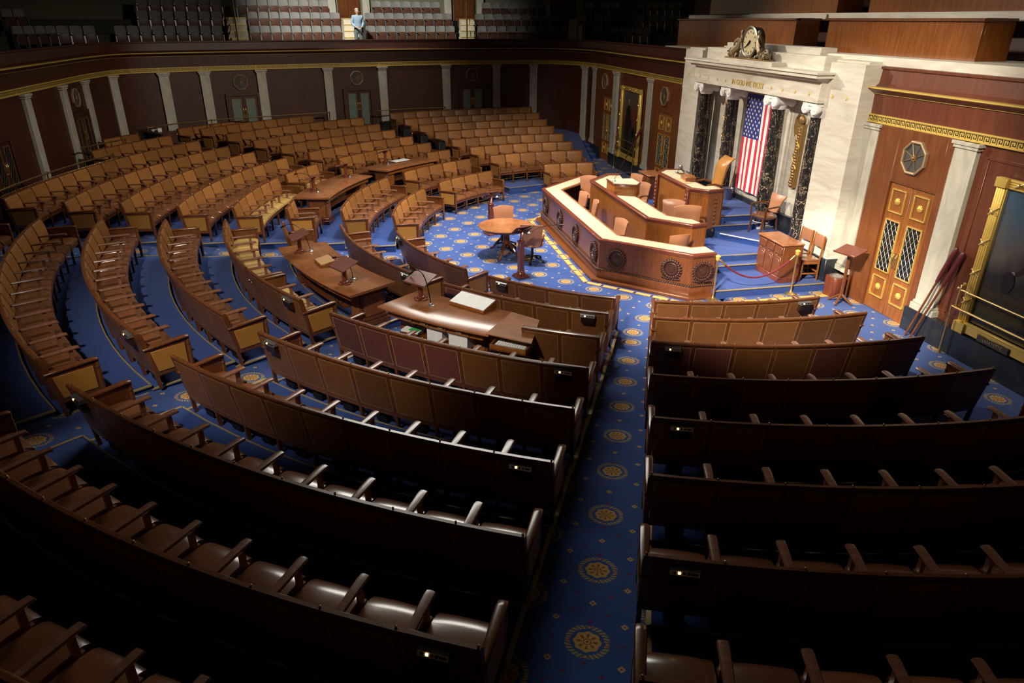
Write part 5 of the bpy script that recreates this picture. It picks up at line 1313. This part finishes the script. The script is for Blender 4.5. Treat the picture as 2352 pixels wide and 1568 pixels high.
for (k, p0, p1) in BL:
    path = offp(GD[k]); s0, s1 = s_at(path, p0), s_at(path, p1)
    if s0 is None or s1 is None: continue
    where = 'at the dark left end' if p1 < 250 else 'left of the leftmost lit stairs' if p1 < 520 else 'between the lit stairs and the standing person' if p1 < 790 else 'right of the standing person' if p1 < 1060 else 'in the dim block above the far corner' if p1 < 1310 else 'in the short block near the corner railings' if p1 < 1420 else 'behind the press boxes at the far left'
    n = names.get((k, where), 0); names[(k, where)] = n+1
    seat_row(path, min(s0, s1)+.05, max(s0, s1)-.05, k, '%s gallery seats %s%s' % (RN[k], where, '' if n == 0 else ', beside the neighbouring stub'), GZ[k])
# stairs with brass handrails
def stair(px, w, label, rail=True):
    p1 = offp(2.9); st_ = MB(); L1 = along(p1)
    def at(path, s):
        L = along(path)
        for i in range(len(L)-1):
            if s <= L[i+1] or i == len(L)-2:
                t = (s-L[i])/(L[i+1]-L[i]); a, b = path[i], path[i+1]; return (a[0]+(b[0]-a[0])*t, a[1]+(b[1]-a[1])*t), math.atan2(b[1]-a[1], b[0]-a[0])
    pts = []
    for j in range(7):
        d = 2.6+.44*j; path = offp(d); s = s_at(path, px); (x, y), a = at(path, s)
        z = 3.48+.26*(j+1)
        st_.box((x, y, z-.3), (w, .46, .6), 0, a+PI); st_.box((0, .235, z-.012), (w+.01, .03, .03), 1, 0, T(x, y, 0, a+PI)); pts.append((x, y, z, a))
    struct('floor_stairs', st_, [SB, GI])
    if rail:
        root = thing('handrail', label, 'handrail', T(pts[0][0], pts[0][1], pts[0][2]), 'brass handrails of the gallery stairs')
        m = MB(); m.tube([(x, y, z+.75) for x, y, z, a in pts[::2]], .035, 6); wput('rail', m, BR, root)
        for x, y, z, a in pts[1::2]: m = MB(); m.cyl((x, y, z), (x, y, z+.75), .016, 6); wput('post', m, BR, root)
stair(537, .80, 'brass handrail on the brightly lit left gallery stairs'); stair(800, .72, '', False)
stair(1068, .70, 'curved brass handrail on the gallery stairs right of the person'); stair(1322, .75, 'brass handrail on the dim stairs above the far corner')
def gate(px0, px1, label, d=2.2, z=3.45, h=.98):
    path = offp(d); root = None; P = []
    for px in (px0, (px0+px1)/2, px1):
        s = s_at(path, px); L = along(path)
        for i in range(len(L)-1):
            if s <= L[i+1]: t = (s-L[i])/(L[i+1]-L[i]); a, b = path[i], path[i+1]; P.append((a[0]+(b[0]-a[0])*t, a[1]+(b[1]-a[1])*t)); break
    return railing(P, z, label, h)
gate(780, 838, 'small brass gate rail below the standing person'); gate(495, 556, 'small brass gate rail below the lit left stairs', h=1.0); gate(1085, 1300, 'long thin brass rail before the dim corner seats', h=1.25)
lw_ = MB(); pp = offp(6.3); sa, sb2 = s_at(pp, 62), s_at(pp, 296); LL = along(pp); sel = [pp[i] for i in range(len(pp)) if sa < LL[i] < sb2]
lw_.sweep([(1.5, -21.75), (-8.9, -21.72)], [(-.1, 4.3), (0, 4.3), (0, 5.42), (-.1, 5.42)]); struct('wall_gallery_low', lw_, flat('beige_plaster', (.30, .24, .11), .8))
# doors and pilasters of the upper gallery wall
for i, px in enumerate((800, 1062, 1287)):
    path = offp(7.45); s = s_at(path, px); L = along(path)
    for q in range(len(L)-1):
        if s <= L[q+1]: t = (s-L[q])/(L[q+1]-L[q]); a, b = path[q], path[q+1]; x, y = a[0]+(b[0]-a[0])*t, a[1]+(b[1]-a[1])*t; ang = math.atan2(b[1]-a[1], b[0]-a[0]); break
    m = MB(); m.box((0, .03, 1.3), (1.1, .06, 2.6)); m.box((-.27, .07, 1.3), (.42, .03, 2.2)); m.box((.27, .07, 1.3), (.42, .03, 2.2)); o = put('door_%d' % (20+i), m.mesh('gallery_door', WD, .01), None, T(x, y, GZ[3]-.86, ang+PI)); tag(o, kind='structure')
    for s_ in (-.85, .85):
        m = MB(); m.box((s_, .06, 2.5), (.36, .12, 5)); o = put('trim_pilaster', m.mesh('gallery_pilaster', MP, .01), None, T(x, y, GZ[3]-.86, ang+PI)); tag(o, kind='structure')

# ================================================================ PRESS BOXES ABOVE THE FRONT WALL
bl = MB()
bl.box((5.5, 3.65, 4.60), (16, 1.5, .16)); bl.box((5.0, 4.55, 5.40), (17, .9, .16)); bl.box((4.5, 5.3, 6.3), (20, .5, .2))
bl.box((-3.6, 3.6, 4.50), (6.0, 1.3, .10)); bl.box((-3.6, 4.5, 5.40), (7.6, .9, .12))
struct('trim_marble_ledge', bl, MB_, .01)
bw = MB(); bw.box((1.5, 5.0, 4.9), (22, .3, 1.0)); bw.box((1.5, 6.3, 7.5), (26, .3, 9)); struct('wall_press_back', bw, WX)
def press_box(x0, x1, y0, y1, z0, z1, label):
    root = thing('press_box', label, 'press box', T((x0+x1)/2, (y0+y1)/2, z0), 'panelled wooden press boxes above the front wall')
    m = MB(); m.box(((x0+x1)/2, y0+.03, (z0+z1)/2), (x1-x0, .06, z1-z0)); wput('front_panel', m, WPB, root, .004)
    for x in (x0+.03, x1-.03): m = MB(); m.box((x, (y0+y1)/2+.03, (z0+z1)/2), (.06, y1-y0-.06, z1-z0)); wput('side_panel', m, WPB, root, .004)
    m = MB(); m.box(((x0+x1)/2, y0+.02, z1), (x1-x0+.08, .14, .05)); m.box((x0+.02, (y0+y1)/2, z1), (.12, y1-y0, .05)); m.box((x1-.02, (y0+y1)/2, z1), (.12, y1-y0, .05)); wput('cap_rail', m, WD, root, .008)
    m = MB(); m.box(((x0+x1)/2, (y0+y1)/2, z0+.1), (x1-x0-.12, y1-y0-.12, .1)); wput('floor_board', m, WX, root)
    return root
press_box(1.3, 5.6, 3.4, 4.05, 4.68, 5.34, 'long glossy press box above the right double door')
press_box(-3.95, .02, 3.4, 4.05, 4.56, 5.34, 'press box right behind the portico clock')
press_box(-6.9, -4.1, 3.5, 4.05, 4.50, 5.32, 'darker press box left of the clock')
press_box(1.35, 7.6, 4.3, 5.0, 5.48, 6.2, 'upper press box cut by the top edge, at right')
press_box(-3.95, .2, 4.3, 5.0, 5.48, 6.2, 'upper press box cut by the top edge, above the clock')
press_box(-6.6, -4.1, 4.4, 5.0, 5.48, 6.2, 'upper dark press box above the far left one')

# ================================================================ THE STANDING PERSON (gallery stairs)
path = offp(3.3); s = s_at(path, 817); L = along(path)
for q in range(len(L)-1):
    if s <= L[q+1]: t = (s-L[q])/(L[q+1]-L[q]); a, b = path[q], path[q+1]; px_, py_ = a[0]+(b[0]-a[0])*t, a[1]+(b[1]-a[1])*t; ang = math.atan2(b[1]-a[1], b[0]-a[0]); break
K = .98
def skin(name, verts, edges, radii, mat, parent, M, sub=2):
    me = bpy.data.meshes.new(name); me.from_pydata([(x*K, y*K, z*K) for x, y, z in verts], edges, []); o = bpy.data.objects.new(name, me); COL.objects.link(o)
    md = o.modifiers.new('skin', 'SKIN'); sv = me.skin_vertices[0].data
    for i, r in enumerate(radii): sv[i].radius = (r*K, r*K) if not isinstance(r, tuple) else (r[0]*K, r[1]*K)
    sv[0].use_root = True
    ms = o.modifiers.new('sub', 'SUBSURF'); ms.levels = sub; ms.render_levels = sub
    dg = bpy.context.evaluated_depsgraph_get(); nm = bpy.data.meshes.new_from_object(o.evaluated_get(dg)); bpy.data.objects.remove(o)
    nm.materials.clear(); nm.materials.append(mat); nm.shade_smooth(); return put(name, nm, parent, M)
PM = T(px_, py_, 3.96, ang+PI)          # local +y faces the room
# joints: leaning forward a little, head bowed, hands together in front
hip, chest, neck, head = (0, 0, .93), (0, .02, 1.30), (0, .05, 1.50), (.01, .09, 1.64)
Vb = [hip, (0, 0, 1.1), chest, (0, .03, 1.42), neck, (0, .07, 1.57), head, (.01, .09, 1.74),
      (.19, .02, 1.40), (.25, .0, 1.15), (.13, .20, 1.0), (.03, .26, .97), (-.19, .02, 1.40), (-.25, .0, 1.15), (-.13, .20, 1.0), (-.02, .27, .96),
      (.10, 0, .86), (.11, .02, .48), (.11, -.01, .09), (.12, .10, .04), (-.10, 0, .86), (-.12, .0, .48), (-.14, -.03, .09), (-.15, .08, .04)]
Eb = [(0, 1), (1, 2), (2, 3), (3, 4), (4, 5), (5, 6), (6, 7), (3, 8), (8, 9), (9, 10), (10, 11), (3, 12), (12, 13), (13, 14), (14, 15), (0, 16), (16, 17), (17, 18), (18, 19), (0, 20), (20, 21), (21, 22), (22, 23)]
Rb = [(.15, .11), (.14, .11), (.16, .11), (.12, .09), .06, .07, (.085, .10), (.06, .07), .055, .042, .034, .03, .055, .042, .034, .03, .085, .055, .04, .035, .085, .055, .04, .035]
SK = flat('skin', (.50, .30, .22), .5)
person = skin('person', Vb, Eb, Rb, SK, None, PM); tag(person, 'person in light blue shirt and grey trousers standing on the gallery stairs', 'person')
sh = [(0, 0, .90), (0, 0, 1.1), (0, .02, 1.30), (0, .035, 1.43), (.19, .02, 1.42), (.26, .0, 1.15), (.15, .19, 1.01), (-.19, .02, 1.42), (-.26, .0, 1.15), (-.15, .19, 1.01), (0, .05, 1.50)]
skin('shirt', sh, [(0, 1), (1, 2), (2, 3), (3, 4), (4, 5), (5, 6), (3, 7), (7, 8), (8, 9), (3, 10)], [(.19, .15), (.185, .145), (.20, .145), (.17, .125), .095, .072, .055, .095, .072, .055, .085], flat('light_blue_shirt', (.26, .37, .48), .8), person, PM)
tr = [(0, 0, .93), (.10, 0, .84), (.115, .02, .48), (.115, -.01, .10), (-.10, 0, .84), (-.125, .0, .48), (-.145, -.03, .10), (0, 0, 1.05)]
skin('trousers', tr, [(0, 1), (1, 2), (2, 3), (0, 4), (4, 5), (5, 6), (0, 7)], [(.175, .135), .11, .08, .066, .11, .08, .066, (.16, .12)], flat('grey_trousers', (.10, .13, .14), .8), person, PM)
m = MB(); m.ball((.01*K, .055*K, 1.705*K), .098*K, 0, (.95, 1.0, .95), n=14); put('hair', m.mesh('hair', flat('grey_hair', (.35, .32, .28), .8)), person, PM)
m = MB(); m.ball((.01*K, .20*K, 1.635*K), .018*K, 0, (.8, 1.3, 1.3), n=8)
for s_ in (-1, 1): m.ball((.01*K+s_*.035*K, .185*K, 1.66*K), .011*K, 1, n=6); m.ball((.01*K+s_*.092*K, .09*K, 1.63*K), .022*K, 0, (.5, 1, 1.4), n=6)
m.box((.01*K, .188*K, 1.59*K), (.05*K, .01*K, .01*K), 2); put('face', m.mesh('face', [SK, BK, flat('lips', (.35, .12, .1), .5)]), person, PM)
for s_ in (-1, 1):
    m = MB()
    for f in range(4): x = s_*(.02+.012*f)*K; m.tube([(x, .265*K, .97*K), (x-s_*.012*K, .30*K, (.95-.004*f)*K), (x-s_*.02*K, .31*K, .925*K)], [.010*K, .009*K, .007*K], 5)
    m.tube([(s_*.05*K, .24*K, .98*K), (s_*.045*K, .27*K, .995*K), (s_*.025*K, .29*K, .99*K)], [.011*K, .01*K, .008*K], 5); put('fingers', m.mesh('fingers', SK), person, PM)
for s_ in (-1, 1): m = MB(); m.ball((s_*.125*K, .05*K, .03*K), .05*K, 0, (.9, 2.2, .8), n=10); put('shoe', m.mesh('shoe', BK), person, PM)

# ================================================================ CEILING
cl = MB(); cl.box((0, -6, 12.1), (48, 36, .2)); struct('ceiling', cl, UW)

# ================================================================ CAMERA
cam = bpy.data.cameras.new('camera'); co = bpy.data.objects.new('camera', cam); COL.objects.link(co)
YAW, PIT, ROL = -3.353, .43266, .00618
f_ = Vector((math.cos(YAW)*math.cos(PIT), math.sin(YAW)*math.cos(PIT), -math.sin(PIT)))
r_ = Vector((math.sin(YAW), -math.cos(YAW), 0)); u_ = r_.cross(f_)
r2 = math.cos(ROL)*r_+math.sin(ROL)*u_; u2 = -math.sin(ROL)*r_+math.cos(ROL)*u_
co.matrix_world = Matrix(((r2.x, u2.x, -f_.x, 16.638), (r2.y, u2.y, -f_.y, -7.111), (r2.z, u2.z, -f_.z, 5.305), (0, 0, 0, 1)))
cam.sensor_width = 36; cam.lens = 36*1602.5/2352; cam.clip_start = .1; cam.clip_end = 200
bpy.context.scene.camera = co

# ================================================================ LIGHT
def spot(loc, tgt, energy, angle, col=(1, .93, .80), blend=.6, size=.35):
    l = bpy.data.lights.new('spot', 'SPOT'); l.energy = energy; l.spot_size = R(angle); l.spot_blend = blend; l.color = col; l.shadow_soft_size = size
    o = bpy.data.objects.new('unseen_spotlight', l); COL.objects.link(o); o.location = loc
    o.rotation_euler = (Vector(tgt)-Vector(loc)).to_track_quat('-Z', 'Y').to_euler()
def area(loc, tgt, energy, sx, sy, col=(1, .95, .85)):
    l = bpy.data.lights.new('area', 'AREA'); l.shape = 'RECTANGLE'; l.size = sx; l.size_y = sy; l.spread = R(115); l.energy = energy; l.color = col
    o = bpy.data.objects.new('skylight_panel', l); COL.objects.link(o); o.location = loc
    o.rotation_euler = (Vector(tgt)-Vector(loc)).to_track_quat('-Z', 'Y').to_euler()
WARM = (1, .90, .76)
spot((0, -4.0, 11.8), (.3, -2.6, 0), 6700, 68, (1, .97, .92), 1.0)
spot((15.2, -12.2, 11.6), (1.3, -6.3, 0), 4700, 44, WARM, .55)
spot((14.0, -9.5, 11.4), (5.6, .3, .5), 17000, 19, WARM, .3)  # extra narrow unseen spot, added to brighten the first two right-hand bench backs
spot((13.0, -9.5, 11.4), (3.8, 2.5, 2.0), 9500, 26, WARM, .5)
spot((-8.5, -11.5, 11.3), (2.2, 2.6, 1.8), 6500, 42, WARM, .8)
spot((6.5, 1.5, 11.6), (-5.2, -7.0, 1.0), 5800, 59, WARM, 1.0)
area((-3.5, -4.5, 11.7), (4.5, -6.0, 0), 620, 9, 5)
spot((3.0, -8.0, 11.6), (-9.0, 2.2, 1.2), 3200, 38, WARM, .9)  # added unseen spot, lifts the dim wall around the farther portrait
spot((-11, -9.5, 11.8), (-19.5, -6.5, 5.0), 6500, 60, (1, .96, .88), .9)
w = bpy.data.worlds.new('world'); bpy.context.scene.world = w; w.use_nodes = True; w.node_tree.nodes['Background'].inputs[0].default_value = (.01, .012, .02, 1); w.node_tree.nodes['Background'].inputs[1].default_value = .3
vs = bpy.context.scene.view_settings; vs.view_transform = 'Standard'; vs.look = 'None'; vs.exposure = .45; vs.gamma = 1; vs.use_curve_mapping = False
